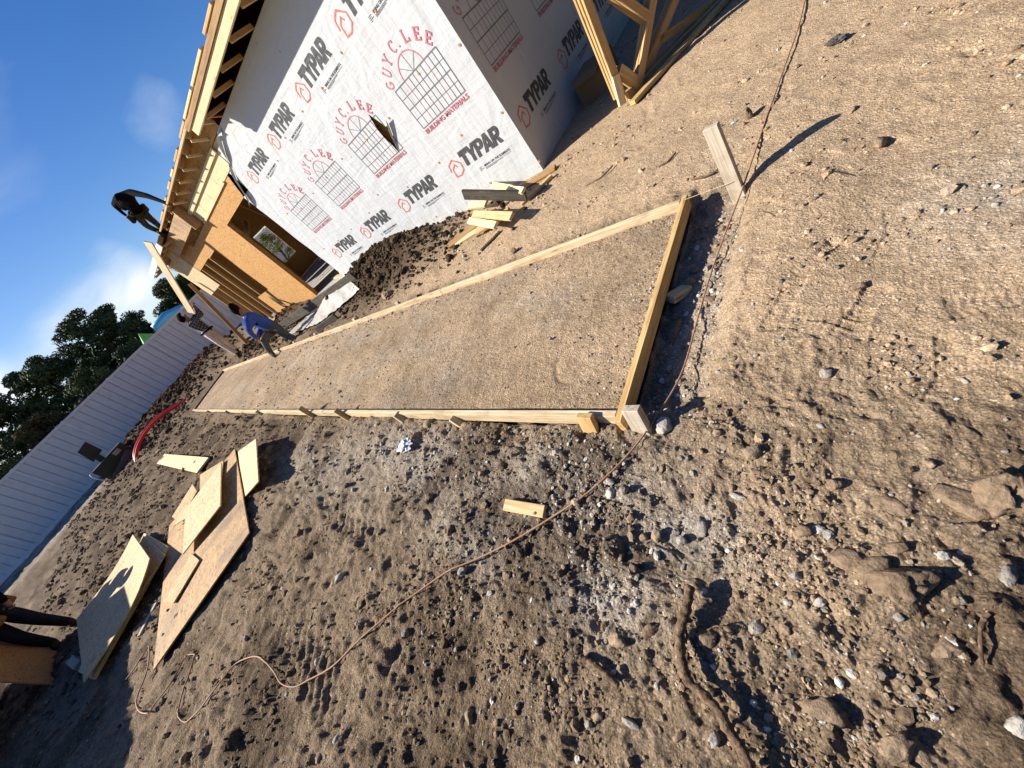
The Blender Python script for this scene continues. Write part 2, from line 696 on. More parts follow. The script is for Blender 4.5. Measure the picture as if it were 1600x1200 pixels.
def zones(x, y):
    n = 0.25 * fbm(x * .9, y * .9, 301, 3)
    tan = np.maximum((1 - ss(.35, 1.15, x + n)) * (1 - ss(-1.5, -.55, y + n)), (1 - ss(-2.95, -2.65, y)) * (1 - ss(4.2, 7.0, x + 2 * n)))
    tan = np.maximum(tan, .55 * gauss(x, y, .3, -.5, .35, .3))
    grey = np.maximum.reduce([1.0 * gauss(x, y, 1.25, -.50, .50, .26), 1.0 * gauss(x, y, .62, -.42, .22, .13), .8 * gauss(x, y, 2.6, -.55, 1.3, .28), 1.0 * gauss(x, y, .95, -.12, .26, .16), .7 * gauss(x, y, 1.7, -.15, .5, .2),
                              .5 * gauss(x, y, -.35, -2.0, .35, .35), .7 * gauss(x, y, .82, -1.9, .14, .9),
                              .5 * gauss(x, y, 4.2, -.3, 1.8, .35)])
    grey = np.maximum(grey, ss(21, 25, x) * ss(1.5, 3.5, y + n) * .95)
    grey = np.maximum(grey, ss(24.5, 26, x) * (1 - ss(-2.5, -1, y)) * .95)
    moist = np.maximum.reduce([1.35 * gauss(x, y, 6.7, -3.8, 1.6, .72), .9 * gauss(x, y, 8.6, -3.75, .8, .42), .75 * gauss(x, y, 15.2, -3.3, 2.2, .6),
                               .9 * gauss(x, y, 13.2, -4.3, 1.2, .5), .95 * gauss(x, y, 23.5, -1.5, 3.0, 3.0), .6 * gauss(x, y, 18.5, -1, 1.5, 2)])
    moist = np.maximum(moist, .55 * ss(.0, .5, fbm(x * 1.1, y * 1.1, 41, 4)) * (1 - tan))
    moist = np.maximum(moist, ss(5.5, 9, x) * (1 - ss(21, 24, x)) * ss(-1, -.3, y) * np.clip(.48 + .5 * fbm(x * 1.3, y * 2.2, 43, 3), 0, .85))
    moist = np.clip(moist * 1.15, 0, 1)
    return np.clip(tan, 0, 1), np.clip(grey, 0, 1), moist


PRINTS = []
for _ in range(70):
    a = rng.uniform(-1.9, -.7)
    r = rng.uniform(1.0, 6.0)
    fx, fy = r * math.cos(a) + rng.uniform(-.5, .4), r * math.sin(a)
    if SX0 - .35 < fx < SX1 and SY0 - .1 < fy < SY1 + .15:
        continue
    PRINTS.append((fx, fy, rng.uniform(0, 6.28), rng.uniform(.7, 1.2)))
for (u_, v_, a_) in ((.26, -1.78, .9), (.1, -1.45, 1.2), (.05, -2.5, .7), (-.3, -2.9, .4), (.35, -.62, .3)):
    PRINTS.append((u_, v_, a_, 1.25))


def terrain(x, y):
    tan, grey, moist = zones(x, y)
    rough = 1 - .80 * tan
    far = 1 / (1 + (np.hypot(x, y) / 14) ** 2)
    h = base_h(x, y)
    wx = x + .05 * pn(x * 4, y * 4, 5)
    wy = y + .05 * pn(x * 4, y * 4, 6)
    h = h + .030 * fbm(x * .8, y * .8, 1, 3) * (.5 + .5 * rough) * ss(.2, 1.5, np.hypot(x, y))
    h = h + .024 * fbm(wx * 3.1, wy * 3.1, 11, 3) * (.28 + .72 * rough)
    rid = np.abs(fbm(wx * 6.5, wy * 6.5, 21, 4, .55))
    h = h + .025 * (rid - .25) * np.clip(1.18 * rough - .16, .05, 1)
    patch = ss(-.25, .35, fbm(x * 1.7, y * 1.7, 77, 3))
    amp = (rough * (.22 + .78 * patch) + .9 * moist)
    for sc, rr, hh, sd in ((5.5, .40, .55, 3), (11, .42, .50, 4), (23, .44, .50, 8), (46, .46, .55, 9)):
        f1, idh = worley(wx * sc, wy * sc, sd)
        r_ = rr * np.clip(idh * 2.2 - 1.2, 0, 1)
        dome = np.sqrt(np.maximum(0, r_ * r_ - f1 * f1)) / sc
        h = h + dome * hh * np.clip(amp, 0, 1.5) * (far if sc > 15 else 1)
    fz = ss(5, 9, x) * (1 - ss(22, 26, x)) * ss(SY1 - .2, SY1 + .4, y)
    h = h + fz * (.050 * fbm(wx * 2.6, wy * 2.6, 61, 4, .6) + .02)
    # holes where stones and boots went
    f1, idh = worley(wx * 4.2 + 3, wy * 4.2, 31)
    h = h - .017 * ss(.24, .05, f1) * (idh > .70) * rough * patch
    h = h + .0065 * fbm(wx * 19, wy * 19, 51, 3, .6) * (.35 + .65 * rough) * (.4 + .6 * far)
    # tracks of a machine, left of the forms
    for (cy, w_, x0, x1, slope, ph) in ((.80, .17, 1.9, 9, -.06, 0), (1.75, .2, 2.4, 9, -.08, 1.1), (.02, .16, 2.4, 7, -.05, .5)):
        yy = y - (cy + slope * (x - 3))
        m = ss(w_, w_ * .7, np.abs(yy)) * ss(x0, x0 + .6, x) * (1 - ss(x1 - 2, x1, x))
        m = m * ss(-.25, .2, fbm(x * 1.3, y * 1.3, 88, 2))
        h = h + m * (-.02 + .011 * np.sin((x * 1.0 + yy * .8) * 2 * math.pi / .105 + ph))
    # boot prints
    for (fx, fy, a, k) in PRINTS:
        c, s = math.cos(a), math.sin(a)
        dx = x - fx
        dy = y - fy
        near = np.nonzero((np.abs(dx) < .22) & (np.abs(dy) < .22))[0]
        if len(near) == 0:
            continue
        u = dx[near] * c + dy[near] * s
        v = -dx[near] * s + dy[near] * c
        wid = .048 - .012 * np.cos((u + .03) * 16)
        inside = ss(.15, .13, np.abs(u)) * ss(1.15, .92, np.abs(v) / wid)
        rim = np.exp(-((np.maximum(np.abs(u) / .15, np.abs(v) / wid) - 1.1) / .12) ** 2)
        lug = .5 + .5 * np.sin(u * 2 * math.pi / .026 + np.abs(v) * 60)
        h[near] += k * (inside * (-.008 + .0035 * lug) + .003 * rim)
    ins = ss(SX0 - .0, SX0 + .02, x) * (1 - ss(SX1 - .02, SX1, x)) * ss(SY0, SY0 + .02, y) * (1 - ss(SY1 - .02, SY1, y))
    edge = np.maximum(np.maximum(SX0 - x, x - SX1), np.maximum(SY0 - y, y - SY1))
    lim = .055 + np.maximum(0, edge) * .5
    h = np.where((edge < .3) & (h > lim), lim, h)
    h = h * (1 - ins) - .06 * ins
    return h


def build_ground():
    fine = np.radians(np.arange(-110, 40, 0.215))
    coarse = np.radians(np.arange(40, 250, 1.6))
    ang = np.concatenate([fine, coarse])
    r = [0.0]
    x = .02
    while x < 400:
        r.append(x)
        x += min(.0052 + .0012 * x * x, .03 * x + .004) if x < 60 else x * .12
    r = np.array(r)
    nr, na = len(r), len(ang)
    RR, AA = np.meshgrid(r, ang, indexing='ij')
    jit = .35 * (AA * 0 + rng.uniform(-.5, .5, AA.shape))
    AA2 = AA + jit * np.where(AA < np.radians(39.5), np.radians(.2), 0)
    X = (RR * np.cos(AA2)).ravel()
    Y = (RR * np.sin(AA2)).ravel()
    Z = terrain(X, Y)
    i = np.arange(nr - 1)[:, None] * na
    j = np.arange(na)[None, :]
    j2 = (j + 1) % na
    f = np.stack([i + j, i + na + j, i + na + j2, i + j2], -1).reshape(-1, 4)
    me = npmesh('ground', np.stack([X, Y, Z], 1), f)
    t, g, m = zones(X, Y)
    set_col(me, 'soil', np.stack([t, g, m], 1))
    o = link('ground', me, M_soil)
    return tag(o, kind='structure')


build_ground()


def bed_h(x, y):
    h = .030 + .010 * fbm(x * 1.5, y * 1.5, 201, 3) + .005 * fbm(x * 7, y * 7, 210, 3) + .0022 * fbm(x * 30, y * 30, 220, 2)
    f1, idh = worley(x * 20, y * 20, 230)
    h = h + np.sqrt(np.maximum(0, (.4 * np.clip(idh * 2 - 1.3, 0, 1)) ** 2 - f1 * f1)) / 20 * .7
    f1, idh = worley(x * 42, y * 42, 231)
    h = h + np.sqrt(np.maximum(0, (.4 * np.clip(idh * 2 - 1.2, 0, 1)) ** 2 - f1 * f1)) / 42 * .6
    # a scraped ring and a few scuffs
    d = np.hypot((x - 1.47) * 1.0, (y + 1.34) * .8)
    h = h - .010 * np.exp(-((d - .135) / .012) ** 2) * ss(-.5, .6, np.cos(np.arctan2(y + 1.34, x - 1.47) - .6))
    h = h - .008 * np.exp(-(d / .12) ** 2)
    return h


def build_bed():
    xs = [1.0]
    while xs[-1] < SX1 - .03:
        xs.append(xs[-1] + .006 + .0022 * xs[-1] ** 1.6)
    xs = np.array(xs)
    ys = np.linspace(SY0 + .02, SY1 - .02, 230)
    X, Y = np.meshgrid(xs, ys, indexing='ij')
    sh = X.shape
    X, Y = X.ravel(), Y.ravel()
    Z = bed_h(X, Y)
    n, k = sh
    i = np.arange(n - 1)[:, None] * k
    j = np.arange(k - 1)[None, :]
    f = np.stack([i + j, i + k + j, i + k + j + 1, i + j + 1], -1).reshape(-1, 4)
    me = npmesh('compacted_fill', np.stack([X, Y, Z], 1), f)
    n1 = fbm(X * 1.2, Y * 1.2, 260, 4)
    tan = np.clip(.60 + .35 * n1, 0, 1)
    grey = np.clip(.10 + .45 * fbm(X * .9 + 4, Y * 1.6, 270, 3), 0, .75)
    moist = np.clip(.25 * gauss(X, Y, 2.6, -1.1, 1.2, .2) + .10 * ss(0, .6, fbm(X * 2, Y * 2, 280, 3)), 0, .6)
    set_col(me, 'soil', np.stack([tan, grey, moist], 1))
    tag(link('compacted_fill', me, M_soil), kind='structure')


build_bed()

# ------------------------------------------------------------------ loose stones
def ico(sub):
    bm = bmesh.new()
    bmesh.ops.create_icosphere(bm, subdivisions=sub, radius=1.0)
    v = np.array([q.co[:] for q in bm.verts])
    f = np.array([[q.index for q in t.verts] for t in bm.faces])
    bm.free()
    return v, f


ICO1, ICO2, ICO3, ICO4 = ico(1), ico(2), ico(3), ico(4)


def stones(name, pos, size, cols, base, label, cat):
    """many small stones as one mesh"""
    v0, f0 = base
    N, K = len(pos), len(v0)
    sc = size[:, None] * rng.uniform(.6, 1.15, (N, 3)) * np.array([1.1, 1.0, .75])
    V = v0[None] * (1 + rng.uniform(-.22, .22, (N, K, 1)))
    V = V * sc[:, None, :]
    a = rng.uniform(0, 6.283, N)
    b = rng.uniform(-.5, .5, N)
    ca, sa, cb, sb = np.cos(a), np.sin(a), np.cos(b), np.sin(b)
    x = V[..., 0] * cb[:, None] + V[..., 2] * sb[:, None]
    z = -V[..., 0] * sb[:, None] + V[..., 2] * cb[:, None]
    y = V[..., 1]
    V = np.stack([x * ca[:, None] - y * sa[:, None], x * sa[:, None] + y * ca[:, None], z], -1) + pos[:, None, :]
    F = (f0[None] + (np.arange(N) * K)[:, None, None]).reshape(-1, 3)
    me = npmesh(name, V.reshape(-1, 3), F, False)
    set_col(me, 'stone', np.repeat(cols, K, 0))
    o = link(name, me, M_stone)
    return tag(o, label, cat, kind='stuff')


def scatter(n, r0, r1, p=1.6):
    a = np.radians(rng.uniform(-108, 38, n))
    t = rng.uniform(0, 1, n)
    r = r0 + (r1 - r0) * t ** p
    k = rng.uniform(0, 1, n) < np.minimum(1, r / .9)
    a, r = a[k], r[k]
    return r * np.cos(a), r * np.sin(a), r


def outside(x, y, m=0.02):
    return ~((x > SX0 - m) & (x < SX1 + m) & (y > SY0 - m) & (y < SY1 + m))


def houseclear(x, y):
    return ~((x > 3.1) & (y < -4.6))


def palette(n, k):
    if k == 'gravel':
        base = np.array([[.50, .46, .40], [.38, .33, .27], [.60, .56, .49], [.30, .25, .19], [.40, .31, .22], [.33, .25, .17], [.26, .235, .20]])
    else:
        base = np.array([[.27, .19, .118], [.34, .245, .155], [.21, .15, .095], [.38, .28, .18]])
    return base[rng.integers(0, len(base), n)] * rng.uniform(.75, 1.15, (n, 1))


def make_scatter():
    # earth crumbs everywhere
    x, y, r = scatter(60000, .1, 12, 1.9)
    t, g, m = zones(x, y)
    keep = outside(x, y) & houseclear(x, y) & (rng.uniform(0, 1, len(x)) < np.clip(.02 + .75 * ss(.0, .55, fbm(x * 1.9, y * 1.9, 401, 3)) + .30 * m + .2 * g - .35 * t, .03, 1))
    x, y, r = x[keep], y[keep], r[keep]
    s = np.exp(rng.normal(0, .5, len(x))) * (.0042 + .0013 * r)
    s = np.minimum(s, .03)
    t, g, m = zones(x, y)
    col = palette(len(x), 'soil') * (1 + .65 * t - .30 * m)[:, None]
    stones('earth_crumbs', np.stack([x, y, terrain(x, y) + s * .25], 1), s, col, ICO1, 'small earth crumbs strewn over the trampled soil', 'soil')
    # gravel, in drifts
    x, y, r = scatter(80000, .1, 8, 1.8)
    t, g, m = zones(x, y)
    w = .014 + .85 * g ** 1.6 * ss(-.4, .3, fbm(x * 2.2, y * 2.2, 411, 3)) + .06 * (1 - t) * ss(0, .5, fbm(x * 1.6, y * 1.6, 412, 2))
    w = w + .35 * ((y > SY1) & (y < SY1 + .16) & (x > 1.0) & (x < 7))
    w = w + .45 * ((x > .66) & (x < .98) & (y > -2.5) & (y < -.95))
    keep = outside(x, y) & houseclear(x, y) & (rng.uniform(0, 1, len(x)) < w)
    x, y, r = x[keep], y[keep], r[keep]
    s = np.exp(rng.normal(-.15, .55, len(x))) * (.0046 + .0011 * r)
    s = np.minimum(s, .024)
    big = s > .0085
    z = terrain(x, y)
    P = np.stack([x, y, z + s * .3], 1)
    stones('fine_gravel', P[~big], s[~big], palette((~big).sum(), 'gravel'), ICO1, 'fine grey gravel scattered through the dirt', 'gravel')
    stones('coarse_gravel', P[big], s[big], palette(big.sum(), 'gravel'), ICO2, 'coarse rounded gravel lying in grey drifts', 'gravel')
    # grit on the compacted fill
    n = 9000
    x = 1.05 + 9 * rng.uniform(0, 1, n) ** 1.8
    y = rng.uniform(SY0 + .06, SY1 - .06, n)
    e = np.minimum(np.abs(y - SY0), np.minimum(np.abs(x - SX0), 9))
    keep = rng.uniform(0, 1, n) < .12 + .7 * np.exp(-(e / .12))
    x, y, e = x[keep], y[keep], e[keep]
    s = np.exp(rng.normal(0, .4, len(x))) * (.0034 + .0009 * x) * (1 + 1.0 * np.exp(-(e / .07)))
    stones('fill_grit', np.stack([x, y, bed_h(x, y) + s * .2], 1), s, palette(len(x), 'gravel') * .9, ICO1, 'fine grit on the compacted fill between the form boards', 'gravel')
    # rough broken ground out to the fence
    n = 9000
    x = rng.uniform(6, 23, n)
    y = rng.uniform(-.8, 4.6, n)
    keep = rng.uniform(0, 1, n) < .10 + .9 * ss(-.1, .5, fbm(x * .9, y * 1.6, 421, 3))
    x, y = x[keep], y[keep]
    s = np.exp(rng.normal(0, .5, len(x))) * (.010 + .0011 * x)
    s = np.minimum(s, .07)
    stones('field_crumbs', np.stack([x, y, terrain(x, y) + s * .2], 1), s, palette(len(x), 'soil') * .75, ICO1, 'broken brown clumps over the rough ground before the fence', 'soil')
    # heaps of dark clods
    n = 6500
    k = rng.integers(0, 3, n)
    cx = np.array([6.7, 23.5, 14.0])[k] + rng.normal(0, 1, n) * np.array([1.15, 2.2, 1.3])[k]
    cy = np.array([-3.9, -1.6, -3.7])[k] + rng.normal(0, 1, n) * np.array([.40, 1.7, .4])[k]
    keep = outside(cx, cy, .05) & (cy > -4.66) | (cx > 19)
    cx, cy = cx[keep], cy[keep]
    s = np.exp(rng.normal(0, .5, len(cx))) * .017 * np.where(cx > 18, 2.4, 1)
    s = np.minimum(s, .13)
    stones('dark_clods', np.stack([cx, cy, terrain(cx, cy) + s * .4], 1), s, np.array([[.075, .05, .032]]) * rng.uniform(.6, 1.7, (len(cx), 1)), ICO2,
           'dark crumbly clods heaped beside the wrapped wall and the far trench', 'soil')


make_scatter()


def rock_mesh(seed, sub=3, rough=.35, flat=.7, lump=1.6):
    v, f = (ICO3 if sub == 3 else ICO4 if sub == 4 else ICO2)
    r = np.random.default_rng(seed)
    off = r.uniform(0, 50, 3)
    n = fbm(v[:, 0] * lump + off[0], v[:, 1] * lump + v[:, 2] * 1.3 * lump + off[1], seed, 4, .55)
    n2 = fbm(v[:, 0] * lump * 3.3 + off[1], v[:, 1] * lump * 3.3 + v[:, 2] * 4.1 * lump + off[2], seed + 7, 3, .6)
    V = v * (1 + rough * n + .40 * rough * n2)[:, None]
    for _ in range(8):                       # a few broken faces
        d = r.normal(0, 1, 3)
        d /= np.linalg.norm(d)
        k = r.uniform(.55, .85)
        e = V @ d - k
        V = V - np.maximum(e, 0)[:, None] * d[None] * .85
    V = V * np.array([1.0, r.uniform(.65, .9), flat])
    return npmesh('rock', V, f, True)


def put_rock(name, px, py, size, label, cat, mat, seed, group=None, flat=.7, rot=0.0, sink=.35, stretch=1.0, sub=3, rough=.35):
    p = GT(px, py)
    x, y = p.x, p.y
    z = float(terrain(np.array([x]), np.array([y]))[0])
    me = rock_mesh(seed, sub, rough, flat)
    M = Matrix.Translation((x, y, z + size * flat * (1 - sink) * .6)) @ Matrix.Rotation(rot, 4, 'Z') @ Matrix.Diagonal((size * stretch, size, size, 1))
    return tag(link(name, me, mat, None, M), label, cat, group)


for i, (px, py, s, lab, fl, rot, st) in enumerate((
        (1405, 915, .056, 'largest tan dirt clod at the heart of the broken clump lower right', .62, .4, 1.15),
        (1368, 893, .044, 'cracked tan dirt clod in the broken clump lower right, topmost block', .5, .9, 1.3),
        (1330, 878, .036, 'flat tan dirt slab at the left end of the broken clump lower right', .45, .2, 1.3),
        (1405, 858, .022, 'small egg-shaped clod just above the broken clump lower right', .7, .5, 1.2),
        (1505, 785, .045, 'long angular brown clod near the right edge, left one of a pair', .55, -.5, 1.5),
        (1568, 775, .060, 'big rounded brown clod near the right edge, right one of a pair', .75, .3, 1.0),
        (1305, 757, .020, 'round tan clod alone on smooth dirt, above the broken clump', .75, 0, 1.0),
        (1388, 788, .036, 'flat tan clod with a deep shadow, midway to the right edge', .4, -.5, 1.6),
        (1255, 832, .022, 'leaning tan clod left of the broken clump, on printed dirt', .8, .8, 1.0),
        (1290, 1112, .045, 'round brown clod beside the lower end of the root', .6, .3, 1.1),
        (1110, 1000, .033, 'brown clod right against the upper half of the root', .8, .2, 1.0),
        (1018, 985, .036, 'dark crumbling clod left of the root, in deep shadow', .8, .6, 1.0),
        (968, 1000, .040, 'half buried brown clod beside the short stick', .7, .1, 1.0),
        (1180, 712, .035, 'dark broken clod on tan dirt right of the slab corner', .8, .9, 1.1),
        (1028, 838, .030, 'ochre rock beside a dark hollow in the grey gravel', .8, .9, .9),
        (1008, 842, .026, 'narrow ochre rock leaning next to a twin in the grey gravel', .9, .2, .8),
        (1055, 520, .060, 'large tan rock beside the end board and orange cord', .6, 1.3, 1.3),
        (1078, 445, .046, 'round tan rock wedged by the wood block beside the end board', .8, .3, 1.0),
        (1088, 425, .034, 'smaller tan rock next to the end board, nearest the stake', .8, .3, 1.0),
        (735, 668, .055, 'brown clod lying against the outer face of the near form board', .6, .2, 1.2),
        (672, 663, .050, 'squat brown clod under the near form board, middle of its length', .7, .7, 1.0),
        (1480, 1010, .028, 'brown clod above the lower right corner, beside a pale root hair', .6, .7, 1.2),
        (1405, 1165, .035, 'half buried clod at the very bottom of the picture', .6, .5, 1.1),
        (1170, 183, .045, 'dark upright stone lump casting a pointed shadow beyond the leaning stake', 1.5, .3, .75),
        (1163, 194, .022, 'small pale stone at the foot of the dark upright lump', .8, .3, 1.0),
        (805, 395, .045, 'dark round clod behind the far form board', .8, .3, 1.0),
        (605, 462, .10, 'pale flat stone on the dark spoil heap by the white wall', .5, .4, 1.2))):
    put_rock('dirt_clod' if 'clod' in lab else 'rock', px, py, s * (1.12 if px > 1200 and py > 700 else 1.0), lab, 'clod' if 'clod' in lab else 'rock', M_clod, 500 + i, None, fl, rot, .55, st, 4 if s > .05 else 3, .42)

for i, (px, py, s, lab, st) in enumerate((
        (984, 1130, .022, 'long white stone standing in dirt left of the root tail', 1.7),
        (1121, 1156, .022, 'white pebble touching the lower part of the root', 1.0),
        (917, 1132, .014, 'white pebble left of the long white stone', 1.0),
        (1282, 943, .020, 'round grey and white pebble below the broken clump', 1.0),
        (1231, 941, .014, 'small grey pebble beside a round two-tone one', 1.0),
        (1245, 903, .018, 'rough whitish stone at the left of the broken clump', 1.0),
        (1575, 905, .018, 'long white pebble close to the right edge', 1.6),
        (957, 757, .026, 'white pebble, upper of two stacked beside the orange cord', 1.1),
        (959, 775, .024, 'grey pebble, lower of two stacked beside the orange cord', 1.2),
        (981, 773, .022, 'two-tone pebble right of the stacked pair by the cord', 1.1),
        (1025, 734, .016, 'white pebble alone between the slab corner and the gravel', 1.0),
        (1040, 668, .042, 'grey streaked rock touching the slab corner stake shadow', 1.3),
        (1152, 777, .018, 'long white pebble on tan dirt right of the gravel', 1.6),
        (535, 905, .035, 'long pale stone left of the cord near its middle', 1.5),
        (635, 990, .026, 'pale round stone below the middle of the cord', 1.0),
        (725, 892, .028, 'pale stone close to the cord in the gravel drift', 1.2),
        (1098, 825, .028, 'white stone at the edge of the hollow in grey gravel', 1.2),
        (1066, 845, .026, 'rounded buff stone in the hollow in grey gravel', 1.0),
        (1590, 1140, .024, 'white pebble in the lower right corner', 1.2),
        (1330, 1052, .014, 'small white pebble right of the root, near the bottom', 1.0),
        (865, 535, .014, 'white stone inside the scraped ring on the fill', 1.0),
        (605, 708, .03, 'small pale stone beside the crumpled white scrap', 1.2))):
    p = put_rock('pebble', px, py, s, lab, 'pebble', M_pebble, 700 + i, None, .75, i * 1.3, .25, st)
    if 'fill' in lab:
        p.location.z = .045
G1 = 'unremarkable pebbles on the near dirt'
pm = [rock_mesh(900 + i, 2, .25, .75) for i in range(6)]
for m_ in pm:
    m_.materials.append(M_pebble)
cm = [rock_mesh(950 + i, 3, .42, .75) for i in range(6)]
for m_ in cm:
    m_.materials.append(M_clod)
cnt = 0
while cnt < 110:
    a = math.radians(rng.uniform(-100, 34))
    r = .45 * (9 ** rng.uniform(0, 1))
    x, y = r * math.cos(a), r * math.sin(a)
    if not outside(np.array([x]), np.array([y]), .06)[0]:
        continue
    t = zones(np.array([x]), np.array([y]))[0][0]
    if rng.uniform() < t * .75:
        continue
    z = float(terrain(np.array([x]), np.array([y]))[0])
    peb = cnt % 2 == 0
    s = (.005 + .0055 * r ** .8) * rng.uniform(.6, 1.3) * (1.0 if peb else 1.6)
    M = Matrix.Translation((x, y, z + s * .3)) @ Matrix.Rotation(rng.uniform(0, 6.28), 4, 'Z') @ Matrix.Diagonal((s * rng.uniform(1, 1.4), s, s, 1))
    if peb:
        o = link('pebble', pm[cnt % 6], None, None, M)
        tag(o, 'ordinary small pale pebble on the near dirt', 'pebble', G1)
    else:
        o = link('dirt_clod', cm[cnt % 6], None, None, M)
        tag(o, 'ordinary small brown clod on the near dirt', 'clod', 'unremarkable clods on the near dirt')
    cnt += 1
# ------------------------------------------------------------------ concrete forms round the fill
form = empty('slab_form', (1, -1.7, 0), 'long rectangular lumber form staked around the compacted fill', 'formwork')
TOPZ = .092
NEARB = [1.02, 5.0, 9.6, 13.4, 16.5]
for a, b in zip(NEARB[:-1], NEARB[1:]):
    beam('side_board', (a + (.0 if a < 1.1 else .002), -.911, TOPZ - .0445), (b - .002, -.911, TOPZ - .0445 + rng.uniform(-.003, .003)), .038, .089, M_form, form)
FARB = [1.02, 3.85, 8.05, 12.3, 17.5]
for a, b in zip(FARB[:-1], FARB[1:]):
    beam('side_board', (a + .002, -2.612, TOPZ - .0445), (b - .002, -2.612, TOPZ - .0445), .038, .089, M_form, form)
beam('end_board', (.999, -.862, TOPZ - .045), (.999, -2.66, TOPZ - .045), .038, .092, M_formend, form)
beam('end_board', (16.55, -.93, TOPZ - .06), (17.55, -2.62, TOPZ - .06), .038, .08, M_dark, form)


def form_stake(b, ht, w=.086, t=.038, ang=0.0, lean=(0, 0), mat=M_form, name='stake'):
    b = Vector(b)
    top = b + Vector((lean[0], lean[1], ht))
    up = Vector((math.cos(ang), math.sin(ang), 0))
    return beam(name, b - (top - b).normalized() * .18, top, t, w, mat, form, up)


form_stake((.905, -.868, 0), .155, .088, .045, 0, (.005, -.035), M_grey)
form_stake((1.185, -.845, 0), .13, .088, .04, .05, (-.01, -.03), M_formend)
for (px, py, ht, mat) in ((636, 654, .10, M_form), (720, 660, .07, M_form), (545, 655, .17, M_pine), (490, 656, .22, M_pine), (410, 650, .12, M_form),
                          (360, 646, .10, M_form), (330, 645, .10, M_form)):
    p = G(px, py)
    form_stake((p.x, -.868, 0), ht, .06, .036, 1.57, (.04, -.01), mat)
for x in (4.9, 6.3, 8.1, 9.4, 11.5, 13.6):
    form_stake((x, -2.655, 0), .12, .086, .036, 0, (0, .0), M_grey)
# block wedged outside the end board
pb = GT(1062, 462)
tag(beam('wood_block', pb + Vector((-.04, -.05, .0)), pb + Vector((.03, .07, .05)), .075, .05, M_pale, None), 'short pale wood block wedged between end board and rocks', 'block')

# ------------------------------------------------------------------ leaning survey stake with its string
st = empty('survey_stake', (.64, -2.62, 0), 'grey leaning two-by-four stake casting a long shadow, orange cord at its foot', 'stake')
sb = G(1152, 299)
stp = Vector((.735, -2.62, .47)) if False else sb + Vector((.030, -.015, .455))
o = beam('post', sb - (stp - sb).normalized() * .2, stp,   .040, .086, M_grey, st, (-.95, .12, 0))
beam('string', Vector((.985, -2.60, .095)), sb + Vector((.0, .025, .09)), .0025, .0025, M_pale, st, bev=0)

# ------------------------------------------------------------------ the house under construction
WY = -4.707                        # plane of the long wall
WX = 3.237                         # plane of the end wall
HX1 = 18.0
HY1 = -14.5
WTOP = 3.30
house = empty('house_under_construction', (WX, WY, 0), 'unfinished house with white printed wrap, bare framing and open eaves', 'house')
boxat('floor_slab', (WX + .02, HY1, -.3), (HX1, WY - .02, .045), plain('raw_concrete', (0.42, 0.40, 0.37), .9, .1), house)


def poly_mesh(name, outer, holes, to3d, thick=None):
    loops = [[Vector((a, b, 0)) for a, b in outer]] + [[Vector((a, b, 0)) for a, b in h] for h in holes]
    tri = tessellate_polygon(loops)
    flat = [p for l in loops for p in l]
    v = [to3d(p.x, p.y) for p in flat]
    f = []
    for t in tri:
        a, b, c = (flat[i] for i in t)
        s = (b.x - a.x) * (c.y - a.y) - (b.y - a.y) * (c.x - a.x)
        f.append(t if s > 0 else (t[0], t[2], t[1]))
    return pydata(name, v, f)


def jag(p0, p1, n, amp):
    out = []
    for i in range(n):
        t = i / n
        x = p0[0] + (p1[0] - p0[0]) * t
        y = p0[1] + (p1[1] - p0[1]) * t
        out.append((x + (rng.uniform(-amp, amp) if i else 0), y + (rng.uniform(-amp, amp) if i else 0)))
    return out


# wall coordinates: u runs to the right as seen from outside
front = lambda off: (lambda u, v: (-u, WY + off, v))
side = lambda off: (lambda u, v: (WX - off, -u, v))
# tear in the wrap (measured on the wall)
tear_px = [(575, 178), (592, 190), (603, 198), (607, 193), (609, 204), (617, 218), (624, 239), (612, 226), (600, 215), (590, 203)]
tear = []
for p in tear_px:
    q = PY(p[0], p[1], WY)
    tear.append((-q.x, q.z))
outer = [(-WX, 0.0)] + jag((-WX, 0.0), (-9.45, .03), 14, .012)[::1][1:]
outer += jag((-9.45, .03), (-9.73, 2.5), 16, .012)
outer += jag((-9.73, 2.5), (-9.22, 3.12), 6, .03)
outer += jag((-9.22, 3.12), (-8.4, 3.31), 5, .02)
outer += [(-8.4, 3.305), (-WX, 3.305)]
outer = outer[::-1]
outer = outer[::-1]
wrapF = link('wrap_front', poly_mesh('wrap_front', outer, [tear], front(0.0)), M_wrap, house)
# lower skirt of the wrap folding in at the corner, then the shaded end wall
wrapS = link('wrap_side', poly_mesh('wrap_side', [(-WY, 0), (14.4, 0), (14.4, 3.3), (9.6, 5.9), (-WY, 3.305)], [], side(0.0)), M_wrap, house)
# torn flaps
fl = [tear[3], tear[5], (tear[5][0] + .03, tear[5][1] + .18), (tear[3][0] + .07, tear[3][1] + .10)]
link('torn_flap', pydata('torn_flap', [(-tear[3][0], WY + .004, tear[3][1]), (-tear[6][0], WY + .004, tear[6][1]), (-tear[5][0] - .05, WY + .05, tear[5][1] + .10),
                                       (-tear[3][0] - .06, WY + .055, tear[3][1] + .06)], [(0, 1, 2, 3)]), M_wrap, wrapF)


def loose_edge():
    """free-hanging upper left edge of the wrap, curling away from the framing"""
    v, f = [], []
    n, m = 16, 8
    for i in range(n + 1):
        t = i / n
        x0 = 8.15 + 1.5 * t
        z0 = 3.30 - .85 * t ** 1.6
        for j in range(m + 1):
            s = j / m
            curl = s * s * .05 * (1 + .5 * math.sin(9 * t))
            v.append((x0 + .12 * s + .02 * math.sin(17 * t + 3 * s), WY + .006 + curl, z0 + .05 * math.sin(5 * t) * s - .10 * s + .05 * s * math.sin(13 * t)))
    for i in range(n):
        for j in range(m):
            a = i * (m + 1) + j
            f.append((a, a + m + 1, a + m + 2, a + 1))
    return pydata('loose_edge', v, f, True)


